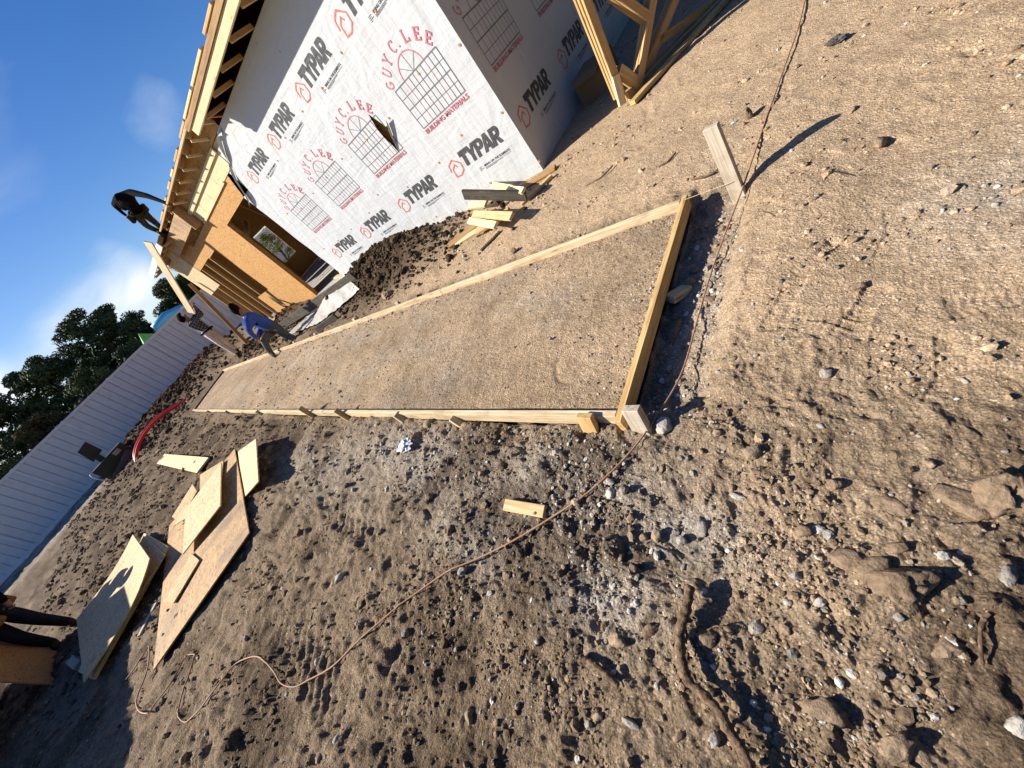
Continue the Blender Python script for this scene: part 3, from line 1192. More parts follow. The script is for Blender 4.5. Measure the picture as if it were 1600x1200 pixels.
link('loose_wrap_edge', loose_edge(), M_wrap, wrapF)

boxat('added_panel', (5.0, WY - .135, .1), (6.6, WY - .122, 3.1), M_osb, house)  # added behind the tear to catch light, so the hole is not black
# ---- printing on the wrap
class Ink:
    def __init__(self):
        self.v, self.f, self.k = [], [], 0

    def poly(self, outer, holes=()):
        loops = [[Vector((a, b, 0)) for a, b in outer]] + [[Vector((a, b, 0)) for a, b in h] for h in holes]
        tri = tessellate_polygon(loops)
        flat = [p for l in loops for p in l]
        o = len(self.v)
        self.k += 1
        self.v += [(p.x, p.y, self.k * .00012) for p in flat]
        for t in tri:
            a, b, c = (flat[i] for i in t)
            s = (b.x - a.x) * (c.y - a.y) - (b.y - a.y) * (c.x - a.x)
            t = t if s > 0 else (t[0], t[2], t[1])
            self.f.append(tuple(i + o for i in t))

    def line(self, pts, w, closed=False):
        P = list(pts)
        if closed:
            P = P + [P[0], P[1]]
        n = len(P)
        L, R_ = [], []
        for i in range(n):
            a = Vector(P[max(i - 1, 0)])
            b = Vector(P[min(i + 1, n - 1)])
            d0 = (Vector(P[i]) - a)
            d1 = (b - Vector(P[i]))
            t = (d0.normalized() if d0.length > 1e-9 else d1.normalized()) + (d1.normalized() if d1.length > 1e-9 else d0.normalized())
            t = t.normalized() if t.length > 1e-6 else d1.normalized()
            dd = d0.normalized() if d0.length > 1e-9 else d1.normalized()
            k = max(.45, abs(t.dot(dd)))
            nrm = Vector((-t.y, t.x)) * (w / 2 / k)
            L.append(Vector(P[i]) + nrm)
            R_.append(Vector(P[i]) - nrm)
        o = len(self.v)
        self.k += 1
        z = self.k * .00012
        for a, b in zip(L, R_):
            self.v += [(a.x, a.y, z), (b.x, b.y, z)]
        for i in range(n - 1):
            a = o + 2 * i
            self.f.append((a, a + 1, a + 3, a + 2))

    def text(self, s, x, y, size, bold=0.0, width=None, shear=0.0):
        cu = bpy.data.curves.new('txt', 'FONT')
        cu.body = s
        cu.size = size
        cu.offset = bold
        cu.shear = shear
        cu.resolution_u = 2
        ob = bpy.data.objects.new('txt', cu)
        C.objects.link(ob)
        dg = bpy.context.evaluated_depsgraph_get()
        me = bpy.data.meshes.new_from_object(ob.evaluated_get(dg))
        co = np.array([q.co[:] for q in me.vertices])
        if len(co):
            lo, hi = co[:, 0].min(), co[:, 0].max()
            k = width / (hi - lo) if width else 1.0
            o = len(self.v)
            self.k += 1
            z = self.k * .00012
            self.v += [(x + (c[0] - lo) * k, y + c[1], z) for c in co]
            for p in me.polygons:
                self.f.append(tuple(i + o for i in p.vertices))
        bpy.data.objects.remove(ob)
        bpy.data.meshes.remove(me)
        bpy.data.curves.remove(cu)

    def mesh(self, name, frm):
        v = [frm(a, b, c) for a, b, c in self.v]
        return pydata(name, v, self.f)


def arc(cx, cy, rx, ry, a0, a1, n=16):
    return [(cx + rx * math.cos(math.radians(a0 + (a1 - a0) * i / n)), cy + ry * math.sin(math.radians(a0 + (a1 - a0) * i / n))) for i in range(n + 1)]


def brand_print():
    """the bold slanted word with its house sign, and the small slogan lines below"""
    k = Ink()
    x0, y0, h, sh = .235, .055, .215, .20

    def T(pts, ox):
        return [(x0 + ox * 1.0 + a * .172 + sh * b * h * .9, y0 + b * h) for a, b in pts]
    k.poly(T([(0, 1), (0, .67), (.27, .67), (.27, 0), (.68, 0), (.68, .67), (.96, .67), (.96, 1)], 0))
    k.poly(T([(0, 1), (.36, 1), (.52, .66), (.70, 1), (1.06, 1), (.70, .38), (.70, 0), (.34, 0), (.34, .38)], .148))
    bowl = [(.62, 1)] + [(.62 + .34 * math.cos(a), .68 + .32 * math.sin(a)) for a in [1.4, 1.0, .6, .2, -.2, -.6, -1.0, -1.4]] + [(.62, .36)]
    k.poly(T([(0, 1)] + bowl + [(.36, .36), (.36, 0), (0, 0)], .315),
           [T([(.36, .78), (.36, .58), (.54, .58), (.60, .63), (.60, .73), (.54, .78)], .315)])
    k.poly(T([(.30, 1), (.66, 1), (1.02, 0), (.66, 0), (.61, .17), (.35, .17), (.30, 0), (-.06, 0)], .462),
           [T([(.42, .40), (.55, .40), (.48, .66)], .462)])
    k.poly(T([(0, 1)] + bowl[:-1] + [(.74, .34), (1.0, 0), (.62, 0), (.42, .30), (.36, .30), (.36, 0), (0, 0)], .628),
           [T([(.36, .78), (.36, .58), (.54, .58), (.60, .63), (.60, .73), (.54, .78)], .628)])
    k2 = Ink()
    k2.line([(.055, .20), (.035, .115), (.0, .015), (.105, .015), (.20, .06), (.215, .12), (.10, .235), (.01, .205), (-.02, .11)][:0] or
            [(.02, .12), (.0, .012), (.10, .0), (.195, .05), (.215, .145), (.105, .235), (-.005, .19), (-.035, .10)], .021)
    k2.line([(.02, .12), (.10, .165), (.125, .12)], .019)
    k3 = Ink()
    k3.text('BRING ON THE ELEMENTS.', .535, -.075, .040, .0012, .505)
    for j in range(3):
        k3.line([(.535, -.092 - .010 * j), (.535 + (.50, .33, .22)[j], -.092 - .010 * j)], .0035)
    for j in range(4):
        k3.line([(.43, -.052 - .016 * j), (.43 + (.06, .045, .075, .03)[j], -.052 - .016 * j)], .0045)
    return k, k2, k3


SERIF = {
    'G': [arc(.5, .5, .42, .47, 50, 310, 14) + [(.86, .20), (.86, .42)], [(.55, .42), (1.0, .42)]],
    'U': [[(.15, 1), (.15, .32)] + arc(.48, .32, .33, .30, 180, 360, 10) + [(.81, .32), (.81, 1)], [(-.02, .97), (.34, .97)], [(.64, .97), (1.0, .97)]],
    'Y': [[(.08, 1), (.48, .48), (.48, 0)], [(.90, 1), (.48, .48)], [(-.08, .97), (.26, .97)], [(.74, .97), (1.06, .97)], [(.30, .03), (.68, .03)]],
    'C': [arc(.5, .5, .42, .47, 50, 310, 14), [(.86, .98), (.80, .70)]],
    '.': [[(.1, .05), (.28, .05)]],
    'L': [[(.22, 0), (.22, 1)], [(.04, .97), (.42, .97)], [(.04, .03), (.88, .03), (.88, .28)]],
    'E': [[(.22, 0), (.22, 1)], [(.04, .97), (.84, .97), (.84, .74)], [(.04, .03), (.88, .03), (.88, .28)], [(.22, .52), (.62, .52)], [(.62, .38), (.62, .66)]],
}


def window_print():
    g = Ink()
    r = Ink()
    w, h = .905, .505
    for v_, t in ((0, .013), (.127, .007), (.255, .013), (.381, .007), (h, .014)):
        g.line([(0, v_), (w, v_)], t)
    for u_ in (0, .12, .32, .405, .49, .578, .745, .825, w):
        g.line([(u_, 0), (u_, h)], .0075 if 0 < u_ < w else .011)
    cx = .45
    for u_ in (.235, .665):
        r.line([(u_, 0), (u_, h)], .008)
    r.line(arc(cx, h, .215, .205, 0, 180, 26), .013)
    for a in (40, 92, 142):
        g.line([(cx, h), (cx + .21 * math.cos(math.radians(a)), h + .20 * math.sin(math.radians(a)))], .0065)
    s = .118
    for ch, a in zip('GUYC.LEE', (162, 141, 121, 96, 80, 65, 42, 20)):
        a = math.radians(a)
        px, py = cx + .425 * math.cos(a), .465 + .290 * math.sin(a)
        th = math.atan2(math.sin(a) / .285 * .34, math.cos(a) / .40 * .34) - math.pi / 2
        th *= .80
        for ln in SERIF[ch]:
            pts = []
            for (x, y) in ln:
                x = (x - .5) * s * .78
                y = (y) * s
                pts.append((px + x * math.cos(th) - y * math.sin(th), py + x * math.sin(th) + y * math.cos(th)))
            r.line(pts, .023 if len(ln) == 2 and abs(ln[0][0] - ln[1][0]) < .01 else .017)
    r.text('BUILDING MATERIALS', .0, -.078, .078, .002, .905)
    return g, r


KB = brand_print()
KW = window_print()
PO = .0022


def stamp(u0, v0, wallf, inks, names, umax=None):
    for ink, (nm, mt) in zip(inks, names):
        me = ink.mesh(nm, lambda a, b, c: wallf(u0 + a, v0 + b, PO + c))
        link(nm, me, mt, wrapF if wallf is wf_front else wrapS)


wf_front = lambda u, v, o: (-u, WY + o, v)
wf_side = lambda u, v, o: (WX - o, -u, v)
NB_ = (('printed_word', M_ink), ('printed_house_sign', M_inkred), ('printed_slogan', M_ink))
NW_ = (('printed_window', M_inkgrey), ('printed_lettering', M_inkpink))
for X in (4.526, 5.992, 7.47, 8.90):
    stamp(-X, .505, wf_front, KB, NB_)
for X in (4.523, 5.946, 7.406, 8.852):
    stamp(-X, 2.445, wf_front, KB, NB_)
for i, X in enumerate((4.464, 5.924, 7.371, 8.791)):
    if i == 1:
        # the torn print: leave out ink over the tear
        g, r = KW
        for ink, (nm, mt) in zip(KW, NW_):
            me = ink.mesh(nm, lambda a, b, c: wf_front(-X + a, 1.25 + b, PO + c))
            bm = bmesh.new()
            bm.from_mesh(me)
            tp = [Vector((-a, 0, b)) for a, b in tear]
            cx_ = sum((p.x for p in tp)) / len(tp)
            cz_ = sum((p.z for p in tp)) / len(tp)
            lo = (min(p.x for p in tp), min(p.z for p in tp))
            hi = (max(p.x for p in tp), max(p.z for p in tp))
            # subdivide long strips by the tear's own edges, then drop what lies inside
            for a_, b_ in zip(tp, tp[1:] + tp[:1]):
                d_ = b_ - a_
                nn = Vector((-d_.z, 0, d_.x)).normalized()
                bmesh.ops.bisect_plane(bm, geom=bm.verts[:] + bm.edges[:] + bm.faces[:], plane_co=a_, plane_no=nn)

            def inside(p):
                c_ = False
                j_ = len(tp) - 1
                for i_ in range(len(tp)):
                    if (tp[i_].z > p.z) != (tp[j_].z > p.z) and p.x < (tp[j_].x - tp[i_].x) * (p.z - tp[i_].z) / (tp[j_].z - tp[i_].z) + tp[i_].x:
                        c_ = not c_
                    j_ = i_
                return c_
            bmesh.ops.delete(bm, geom=[f_ for f_ in bm.faces if inside(f_.calc_center_median())], context='FACES')
            bm.to_mesh(me)
            bm.free()
            link(nm, me, mt, wrapF)
    else:
        stamp(-X, 1.25, wf_front, KW, NW_)
for Yv in (4.885, 6.425, 7.96):
    stamp(Yv, .49, wf_side, KB, NB_)
    stamp(Yv + .0, 2.44, wf_side, KB, NB_)
for Yv in (4.94, 6.47, 8.0):
    stamp(Yv, 1.24, wf_side, KW, NW_)

# cap nails
cap = bmesh.new()
bmesh.ops.create_circle(cap, cap_ends=True, radius=.016, segments=10)
cme = bpy.data.meshes.new('cap_nail')
cap.to_mesh(cme)
cap.free()
cme.materials.append(M_cap)
for i in range(34):
    X = WX + .08 + (i % 9) * .72 + rng.uniform(-.12, .12)
    z = .12 + (i // 9) * .78 + rng.uniform(-.1, .1)
    link('cap_nail', cme, None, wrapF, Matrix.Translation((X, WY + .006, z)) @ Matrix.Rotation(-math.pi / 2, 4, 'X'))

# ---- framing behind and beside the wrap
for X in list(np.arange(WX + .05, 14.3, .406)) + [14.44, 15.15, 15.85, 16.5, 17.1, 17.7]:
    if 9.75 < X < 11.5 or 13.55 < X < 14.3:
        continue
    boxat('stud', (X - .019, WY - .105, .085), (X + .019, WY - .016, WTOP - .11), M_stud, house)
for a, b in ((WX, 9.7), (11.55, HX1)):
    boxat('bottom_plate', (a, WY - .108, .046), (b, WY - .014, .084), M_stud, house)
boxat('top_plate', (WX, WY - .108, WTOP - .108), (HX1, WY - .014, WTOP - .004), M_pine, house)
# osb band round the door and windows
Z2 = 2.92
OY0, OY1 = WY - .012, WY


def osb_piece(x0, x1, z0, z1, m=M_osb, nm='sheathing_panel', y0=OY0, y1=OY1):
    # built lying so that the strands run along the sheet
    me = box_mesh(x1 - x0 - .004, z1 - z0 - .004, y1 - y0)
    Mx = Matrix.Translation(((x0 + x1) / 2, (y0 + y1) / 2, (z0 + z1) / 2)) @ Matrix.Rotation(math.pi / 2, 4, 'X')
    return link(nm, me, m, house, Mx)


osb_piece(9.3, 11.53, 2.52, Z2)
osb_piece(11.53, 12.75, .03, Z2)
osb_piece(12.75, 13.50, .05, Z2)
osb_piece(13.50, 14.42, 2.47, Z2)
osb_piece(13.50, 14.75, .06, .90)
osb_piece(14.42, 16.0, 2.50, 3.28)
osb_piece(16.05, 17.70, 1.87, 3.30, M_osb_pale)
boxat('opening_trim', (11.51, WY - .11, .03), (11.528, WY + .004, 2.52), M_osb, house)
boxat('opening_trim', (13.48, WY - .11, .9), (13.498, WY + .004, 2.47), M_brown, house)
# pale header beam under the eave
boxat('header', (9.0, WY - .09, Z2 + .004), (12.30, WY + .012, 3.30), M_pale, house)
boxat('header_strip', (8.95, WY + .013, 3.20), (12.35, WY + .050, 3.30), M_pale, house)
boxat('header_strip', (9.75, WY + .013, 2.90), (12.30, WY + .034, 2.945), M_pale, house)
for X in (10.0, 10.8, 11.6):
    boxat('header_joint', (X, WY + .0125, 2.95), (X + .012, WY + .015, 3.19), M_pine, house)
# porch return: boxed end of the lower roof
boxat('porch_return', (12.36, WY, 2.95), (12.40, -4.45, 3.50), M_osb_tan, house)
boxat('porch_beam', (12.41, -4.49, 3.05), (15.9, -4.455, 3.45), M_osb_tan, house)
slope = .45
EZ = 3.53


def rz(y, e=-4.25, z=EZ):
    return z + (e - y) * slope



# end wall far left with its window opening, and the back wall
def wall_x(x, y0, y1, z0, z1, hole, nm, mt):
    hy0, hy1, hz0, hz1 = hole
    boxat(nm, (x, y0, z0), (x + .02, hy0, z1), mt, house)
    boxat(nm, (x, hy1, z0), (x + .02, y1, z1), mt, house)
    boxat(nm, (x, hy0, z0), (x + .02, hy1, hz0), mt, house)
    boxat(nm, (x, hy0, hz1), (x + .02, hy1, z1), mt, house)


wall_x(HX1, HY1, WY - .12, .05, WTOP, (-8.35, -7.62, .82, 2.2), 'end_wall_panel', M_osb)
boxat('back_wall', (WX + .1, HY1, .05), (HX1, HY1 + .02, WTOP), M_osb, house)
boxat('partition_wall', (9.0, -9.0, .05), (9.02, WY - .2, WTOP), M_osb, house)
for Y in np.arange(-9.6, WY - .3, .406):
    if -8.4 < Y < -7.6:
        continue
    boxat('stud', (HX1 - .095, Y - .019, .085), (HX1 - .006, Y + .019, WTOP - .1), M_stud, house)
beam('brace', (11.9, -5.3, 2.35), (15.2, -6.2, 2.15), .038, .14, M_brown, house)
beam('brace', (12.4, -5.6, 3.1), (14.2, -7.6, .6), .038, .09, M_brown, house)
boxat('ceiling_panel', (WX + .1, HY1 + .1, WTOP + .012), (HX1, WY - .12, WTOP + .03), M_osb_tan, house)
link('gable_panel', pydata('gable_panel', [(HX1 + .0, WY - .1, WTOP), (HX1, HY1, WTOP), (HX1, -14.6, 3.76), (HX1, -9.7, rz(-9.7) - .03), (HX1, WY - .1, rz(WY - .1) - .03)], [(0, 1, 2, 3, 4)]), M_osb, house)
# scrap boards lit on the floor in the doorway
for (a, b, w_) in (((9.9, -4.95, .06), (11.2, -5.3, .06), .12), ((10.0, -5.15, .06), (11.4, -5.55, .06), .10), ((9.6, -4.62, .08), (11.6, -4.50, .05), .16)):
    beam('loose_board', a, b, w_, .03, M_form, house)

# ---- roof
def roof_sheet(x0, x1, ye, nm='roof_sheathing', mt=M_osb):
    yr = -9.7
    v = []
    for x in (x0, x1):
        for (y, dz) in ((ye, 0), (yr, 0), (yr, .02), (ye, .02)):
            v.append((x, y, rz(y) + dz))
    f = [(0, 1, 2, 3), (7, 6, 5, 4), (0, 4, 5, 1), (3, 2, 6, 7), (0, 3, 7, 4), (1, 5, 6, 2)]
    return link(nm, pydata(nm, v, f), mt, house)


roof_sheet(2.95, 8.19, -4.25)
roof_sheet(8.192, 14.3, -4.40)
roof_sheet(14.302, 18.1, -4.17)
v = []
for x in (2.95, 18.1):
    v += [(x, -9.71, rz(-9.71)), (x, -15.2, rz(-9.71) - 5.49 * slope), (x, -15.2, rz(-9.71) - 5.49 * slope + .02), (x, -9.71, rz(-9.71) + .02)]
link('roof_sheathing', pydata('roof_sheathing', v, [(0, 1, 2, 3), (7, 6, 5, 4), (0, 4, 5, 1), (3, 2, 6, 7), (0, 3, 7, 4), (1, 5, 6, 2)]), M_osb, house)
# fascia boards
boxat('fascia_board', (2.95, -4.285, 3.345), (8.10, -4.247, 3.470), M_pale, house, .003)
boxat('sub_fascia', (2.95, -4.283, 3.472), (8.19, -4.225, 3.540), M_brown, house)
boxat('drip_board', (8.2, -4.42, 3.585), (14.3, -4.38, 3.622), M_pine, house)
boxat('fascia_board', (14.3, -4.19, 3.36), (18.1, -4.15, 3.52), plain('white_primed_board', (0.78, 0.76, 0.70), .6), house, .003)
# toe boards nailed along the roof edge
x = 3.0
while x < 13.6:
    L = rng.uniform(.35, .9)
    ye = -4.33 if x < 8.1 else -4.48
    z = rz(ye) + .022
    beam('toe_board', (x, ye, z + .018), (x + L, ye, z + .018), .085, .034, M_pine if rng.uniform() < .7 else M_pale, house)
    x += L + rng.uniform(.06, .5)
boxat('frieze_panel', (8.2, WY - .012, 3.306), (14.3, WY, 3.74), M_osb, house)
# truss tails
for X in np.arange(3.3, 18.0, .61):
    ye = -4.30 if X < 8.1 else (-4.43 if X < 14.2 else -4.2)
    a = Vector((X, ye, rz(ye) - .052))
    b = Vector((X, -5.6, rz(-5.6) - .052))
    beam('truss_tail', a, b, .036, .088, M_pine, house)
    if 8.1 < X < 14.2:
        beam('soffit_lookout', (X, ye, 3.50), (X, WY + .002, 3.38), .026, .05, M_pale, house)
    else:
        beam('soffit_lookout', (X + .0, ye, 3.345), (X + .0, WY - .02, 3.345), .036, .06, M_pine if X > 8.1 else M_stud, house)

# ------------------------------------------------------------------ boards and debris against the house
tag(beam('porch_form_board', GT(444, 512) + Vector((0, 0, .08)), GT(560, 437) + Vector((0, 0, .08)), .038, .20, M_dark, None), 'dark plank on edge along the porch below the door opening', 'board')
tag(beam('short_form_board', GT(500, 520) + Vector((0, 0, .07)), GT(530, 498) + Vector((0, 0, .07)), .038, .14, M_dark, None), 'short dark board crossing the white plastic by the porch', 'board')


def sheet_cloth(name, quad, n, amp, lift, seed):
    A, B, Cc, D = [Vector(q) for q in quad]
    v, f = [], []
    for i in range(n + 1):
        for j in range(n + 1):
            s, t = i / n, j / n
            p = A * (1 - s) * (1 - t) + B * s * (1 - t) + Cc * s * t + D * (1 - s) * t
            w_ = float(fbm(np.array([p.x * 3.0]), np.array([p.y * 3.0]), seed, 3)[0])
            v.append((p.x + .03 * w_, p.y, hgt(p.x, p.y) + lift + amp * abs(w_)))
    for i in range(n):
        for j in range(n):
            a = i * (n + 1) + j
            f.append((a, a + 1, a + n + 2, a + n + 1))
    return pydata(name, v, f, True)


tag(link('plastic_sheet', sheet_cloth('plastic_sheet', (GT(452, 526), GT(500, 508), GT(566, 455), GT(545, 435)), 22, .04, .045, 61), plain('dusty_plastic', (0.43, 0.40, 0.36), .6, .3, .25, 5, .4)), 'crumpled white wrap sheet lying between porch and form', 'sheet')

SCR = [((702, 384), (775, 330), M_brown, .14, .03), ((712, 382), (760, 352), M_pale, .09, .02), ((733, 345), (775, 352), M_pale, .09, .10), ((740, 335), (800, 338), M_pine, .10, .12),
       ((770, 290), (800, 296), M_pale, .10, .16), ((785, 294), (818, 298), M_pale, .08, .14), ((800, 305), (868, 262), M_brown, .10, .02), ((815, 320), (862, 274), M_pine, .06, .02),
       ((733, 322), (760, 318), M_pale, .10, .13), ((745, 362), (795, 330), M_pine, .12, .06)]
for i, (a, b, mt, w_, lz) in enumerate(SCR):
    pa, pb_ = GT(*a, dz=lz), GT(*b, dz=lz + rng.uniform(0, .04))
    lab = ['long brown scrap plank at the left end of the offcut pile', 'narrow pale scrap sloping to the dirt at the pile front', 'pale stub poking left out of the offcut pile',
           'yellow offcut under the dark plank in the pile', 'pale offcut on top of the pile against the wall', 'short pale cut-off behind the dark plank',
           'brown board running from the pile to the house corner', 'thin yellow strip beside the board at the house corner', 'pale cut-off nearest the white wall left of the dark plank',
           'wide yellow scrap in the middle of the offcut pile'][i]
    tag(beam('scrap_board', pa, pb_, w_, .036, mt, None, (.2, .3, 1)), lab, 'board', 'offcuts piled by the wall')
pa, pb_ = PPL(724, 304, (4.4, -3.95, 0), (0, 1, 0)), PPL(822, 306, (3.5, -3.95, 0), (0, 1, 0))
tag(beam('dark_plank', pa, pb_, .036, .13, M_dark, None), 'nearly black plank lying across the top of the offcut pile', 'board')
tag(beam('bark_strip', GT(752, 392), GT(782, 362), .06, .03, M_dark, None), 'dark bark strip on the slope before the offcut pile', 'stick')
# ------------------------------------------------------------------ sheet goods on the ground, left
def slab_poly(name, pts, th, mat, label=None, cat=None, parent=None, n=None):
    """a flat sheet of thickness th over the polygon pts (world points)"""
    P = [Vector(p) for p in pts]
    c = sum(P, Vector()) / len(P)
    nr = Vector()
    for a, b in zip(P, P[1:] + P[:1]):
        nr += (a - c).cross(b - c)
    nr.normalize()
    if nr.z < 0:
        P = P[::-1]
        nr = -nr
    # local frame, x along the longest side
    k = max(range(len(P)), key=lambda i: (P[(i + 1) % len(P)] - P[i]).length)
    x = (P[(k + 1) % len(P)] - P[k]).normalized()
    y = nr.cross(x).normalized()
    z = x.cross(y)
    M = Matrix((x, y, z)).transposed().to_4x4()
    M.translation = c
    Mi = M.inverted()
    q = [Mi @ p for p in P]
    m = len(q)
    v = [(a.x, a.y, 0) for a in q] + [(a.x, a.y, th) for a in q]
    f = [tuple(range(m - 1, -1, -1)), tuple(range(m, 2 * m))]
    for i in range(m):
        j = (i + 1) % m
        f.append((i, j, m + j, m + i))
    o = link(name, pydata(name, v, f), mat, parent, M)
    return tag(o, label, cat)


def pts(L):
    return [GT(a, b, z) for a, b, z in L]


TH = .014
slab_poly('osb_sheet', pts([(368, 702, .06), (391, 833, .06), (242, 1047, .04), (266, 822, .04)]), TH, M_osb_tan, 'large weathered brown sheet at the bottom of the nearer sheet pile', 'sheet')
slab_poly('osb_sheet', pts([(403, 686, .25), (402, 752, .20), (384, 778, .02), (374, 706, .05)]), TH, M_osb_pale, 'small yellow sheet propped up at the right end of the nearer pile', 'sheet')
slab_poly('osb_sheet', pts([(302, 757, .09), (309, 768, .09), (282, 816, .085), (270, 808, .085)]), TH, M_osb_light, 'narrow tan strip poking out left of the yellow sheet', 'sheet')
slab_poly('osb_sheet', pts([(314, 742, .10), (350, 720, .10), (345, 760, .10), (313, 790, .10)]), TH, M_osb_light, 'tan piece half hidden beneath the notched yellow sheet', 'sheet')
slab_poly('osb_sheet', pts([(347, 724, .19), (346, 791, .17), (288, 866, .12), (291, 811, .13), (270, 822, .13)]), TH, M_osb_pale, 'notched bright yellow sheet on top of the nearer pile', 'sheet')
slab_poly('osb_sheet', pts([(300, 865, .075), (313, 876, .075), (273, 943, .075), (256, 941, .075)]), TH, M_osb_light, 'small narrow rectangle lying on the large brown sheet', 'sheet')


def bent_sheet(name, corners, rise, mat, label):
    """a sheet whose right-hand end curls up"""
    A, B, D, E_ = [Vector(c) for c in corners]
    n, m = 14, 6
    v, f = [], []
    nn = (B - A).cross(E_ - A).normalized()
    if nn.z < 0:
        nn = -nn
    for k in (0, 1):
        for i in range(n + 1):
            for j in range(m + 1):
                s, t = i / n, j / m
                p = (A * (1 - t) + B * t) * (1 - s) + (E_ * (1 - t) + D * t) * s
                p = p + Vector((0, 0, rise * ((1 - s) ** 3) * (.5 + .5 * t) - .03 * math.sin(math.pi * s))) + nn * (TH * k)
                v.append(p)
    K = (n + 1) * (m + 1)
    for i in range(n):
        for j in range(m):
            a = i * (m + 1) + j
            f.append((a, a + 1, a + m + 2, a + m + 1))
            f.append((K + a, K + a + m + 1, K + a + m + 2, K + a + 1))
    rim = [i * (m + 1) for i in range(n)] + [n * (m + 1) + j for j in range(m)] + [(n - i) * (m + 1) + m for i in range(n)] + [m - j for j in range(m)]
    for a, b in zip(rim, rim[1:] + rim[:1]):
        f.append((a, b, K + b, K + a))
    return tag(link(name, pydata(name, v, f), mat), label, 'sheet')


slab_poly('osb_sheet', pts([(229, 834, .05), (266, 855, .05), (150, 1062, .05), (128, 1050, .05)]), .04, M_pale, 'pale sheet lowest in the farther pile by the carrying worker', 'sheet')
slab_poly('osb_sheet', pts([(226, 838, .11), (259, 868, .11), (160, 1020, .11), (126, 1020, .11)]), .018, M_osb_pale, 'pale yellow sheet in the middle of the farther pile', 'sheet')
bent_sheet('osb_sheet', [GT(214, 837, .17), GT(249, 877, .17), GT(133, 1066, .15), GT(121, 968, .15)], .10, M_osb_light, 'curling tan sheet on top of the farther pile, half in shade')
tag(beam('lath_strip', GT(252, 717, .06), GT(318, 727, .10), .30, .03, M_pale), 'lone pale board strip lying before the red conduit', 'board')
tag(beam('grey_stick', GT(246, 942, .03), GT(219, 994, .03), .06, .04, M_grey), 'grey stick between the two sheet piles', 'stick')
tag(beam('wood_block', GT(113, 1030, .05), GT(126, 1040, .05), .10, .09, M_grey), 'grey block on shaded dirt behind the farther pile', 'block')

# ------------------------------------------------------------------ cord, roots, offcut, scrap
CORD = [(1262, -20, .012), (1248, 40, .012), (1226, 105, .012), (1205, 165, .014), (1180, 235, .02), (1160, 292, .06), (1132, 370, .035), (1110, 430, .02), (1090, 500, .03), (1068, 575, .055),
        (1040, 630, .05), (1012, 672, .03), (970, 722, .015), (915, 772, .015), (860, 810, .03), (800, 845, .02), (740, 878, .012), (690, 900, .012), (645, 932, .012), (600, 966, .012), (560, 1003, .012),
        (520, 1040, .012), (487, 1063, .012), (460, 1073, .012), (440, 1068, .012), (428, 1050, .012), (415, 1032, .012), (398, 1026, .012), (372, 1036, .012), (345, 1062, .012),
        (318, 1100, .012), (300, 1122, .012), (289, 1128, .012), (281, 1118, .012), (283, 1095, .012), (293, 1060, .012), (304, 1028, .012), (303, 1022, .012), (292, 1028, .012),
        (268, 1062, .012), (246, 1098, .012), (228, 1114, .012), (217, 1108, .012), (217, 1090, .012), (228, 1045, .012), (234, 1010, .012), (220, 1030, .012), (200, 1062, .012)]
cp = []
for a, b, z in CORD:
    p = G(a, b, z)
    zt = float(terrain(np.array([p.x]), np.array([p.y]))[0])
    p = G(a, b, zt + z)
    cp.append(p)
cp = smooth_path(cp, 7)
zt = terrain(np.array([p.x for p in cp]), np.array([p.y for p in cp]))
zc = np.maximum(np.array([p.z for p in cp]), zt + .005)
for _ in range(6):
    zp = np.pad(zc, 2, mode='edge')
    zc = np.maximum((zp[:-4] + zp[1:-3] + zp[2:-2] + zp[3:-1] + zp[4:]) / 5, zt + .0035)
cp = [Vector((p.x, p.y, float(z))) for p, z in zip(cp, zc)]
nb = NB('orange_cord')
n_ = nb.noise(nb.coord('World'), 18, 4, .6)
M_cord = nb.done(nb.mix(nb.ramp(n_, [(.35, 0), (.6, 1)]), (0.40, 0.15, 0.06), (0.36, 0.24, 0.15)), .6)
tag(link('extension_cord', tube_mesh(cp, [.0048 + .0012 * min(1, max(0, (p.length - 2) / 4)) for p in cp], 8), M_cord), 'dusty orange cord snaking across the dirt past the slab corner', 'cord')

nb = NB('root_bark')
n1 = nb.noise(nb.coord('World', (60, 60, 60)), 1.0, 5, .6)
M_root = nb.done(nb.ramp(n1, [(.3, (0.06, 0.036, 0.022)), (.5, (0.15, 0.095, 0.056)), (.75, (0.30, 0.205, 0.13))]), .85, nb.bump(n1, .9, .010))


def root(name, L, rad, label):
    P = []
    for a, b, z in L:
        p = G(a, b, z)
        P.append(G(a, b, max(0, float(terrain(np.array([p.x]), np.array([p.y]))[0])) + z))
    P = smooth_path(P, 6)
    n = len(P)
    rs = [1.35 * np.interp(i / (n - 1), np.linspace(0, 1, len(rad)), rad) * (1 + .16 * math.sin(i * 1.9) + .12 * math.sin(i * .7 + 1)) for i in range(n)]
    return tag(link(name, tube_mesh(P, rs, 10), M_root), label, 'root')


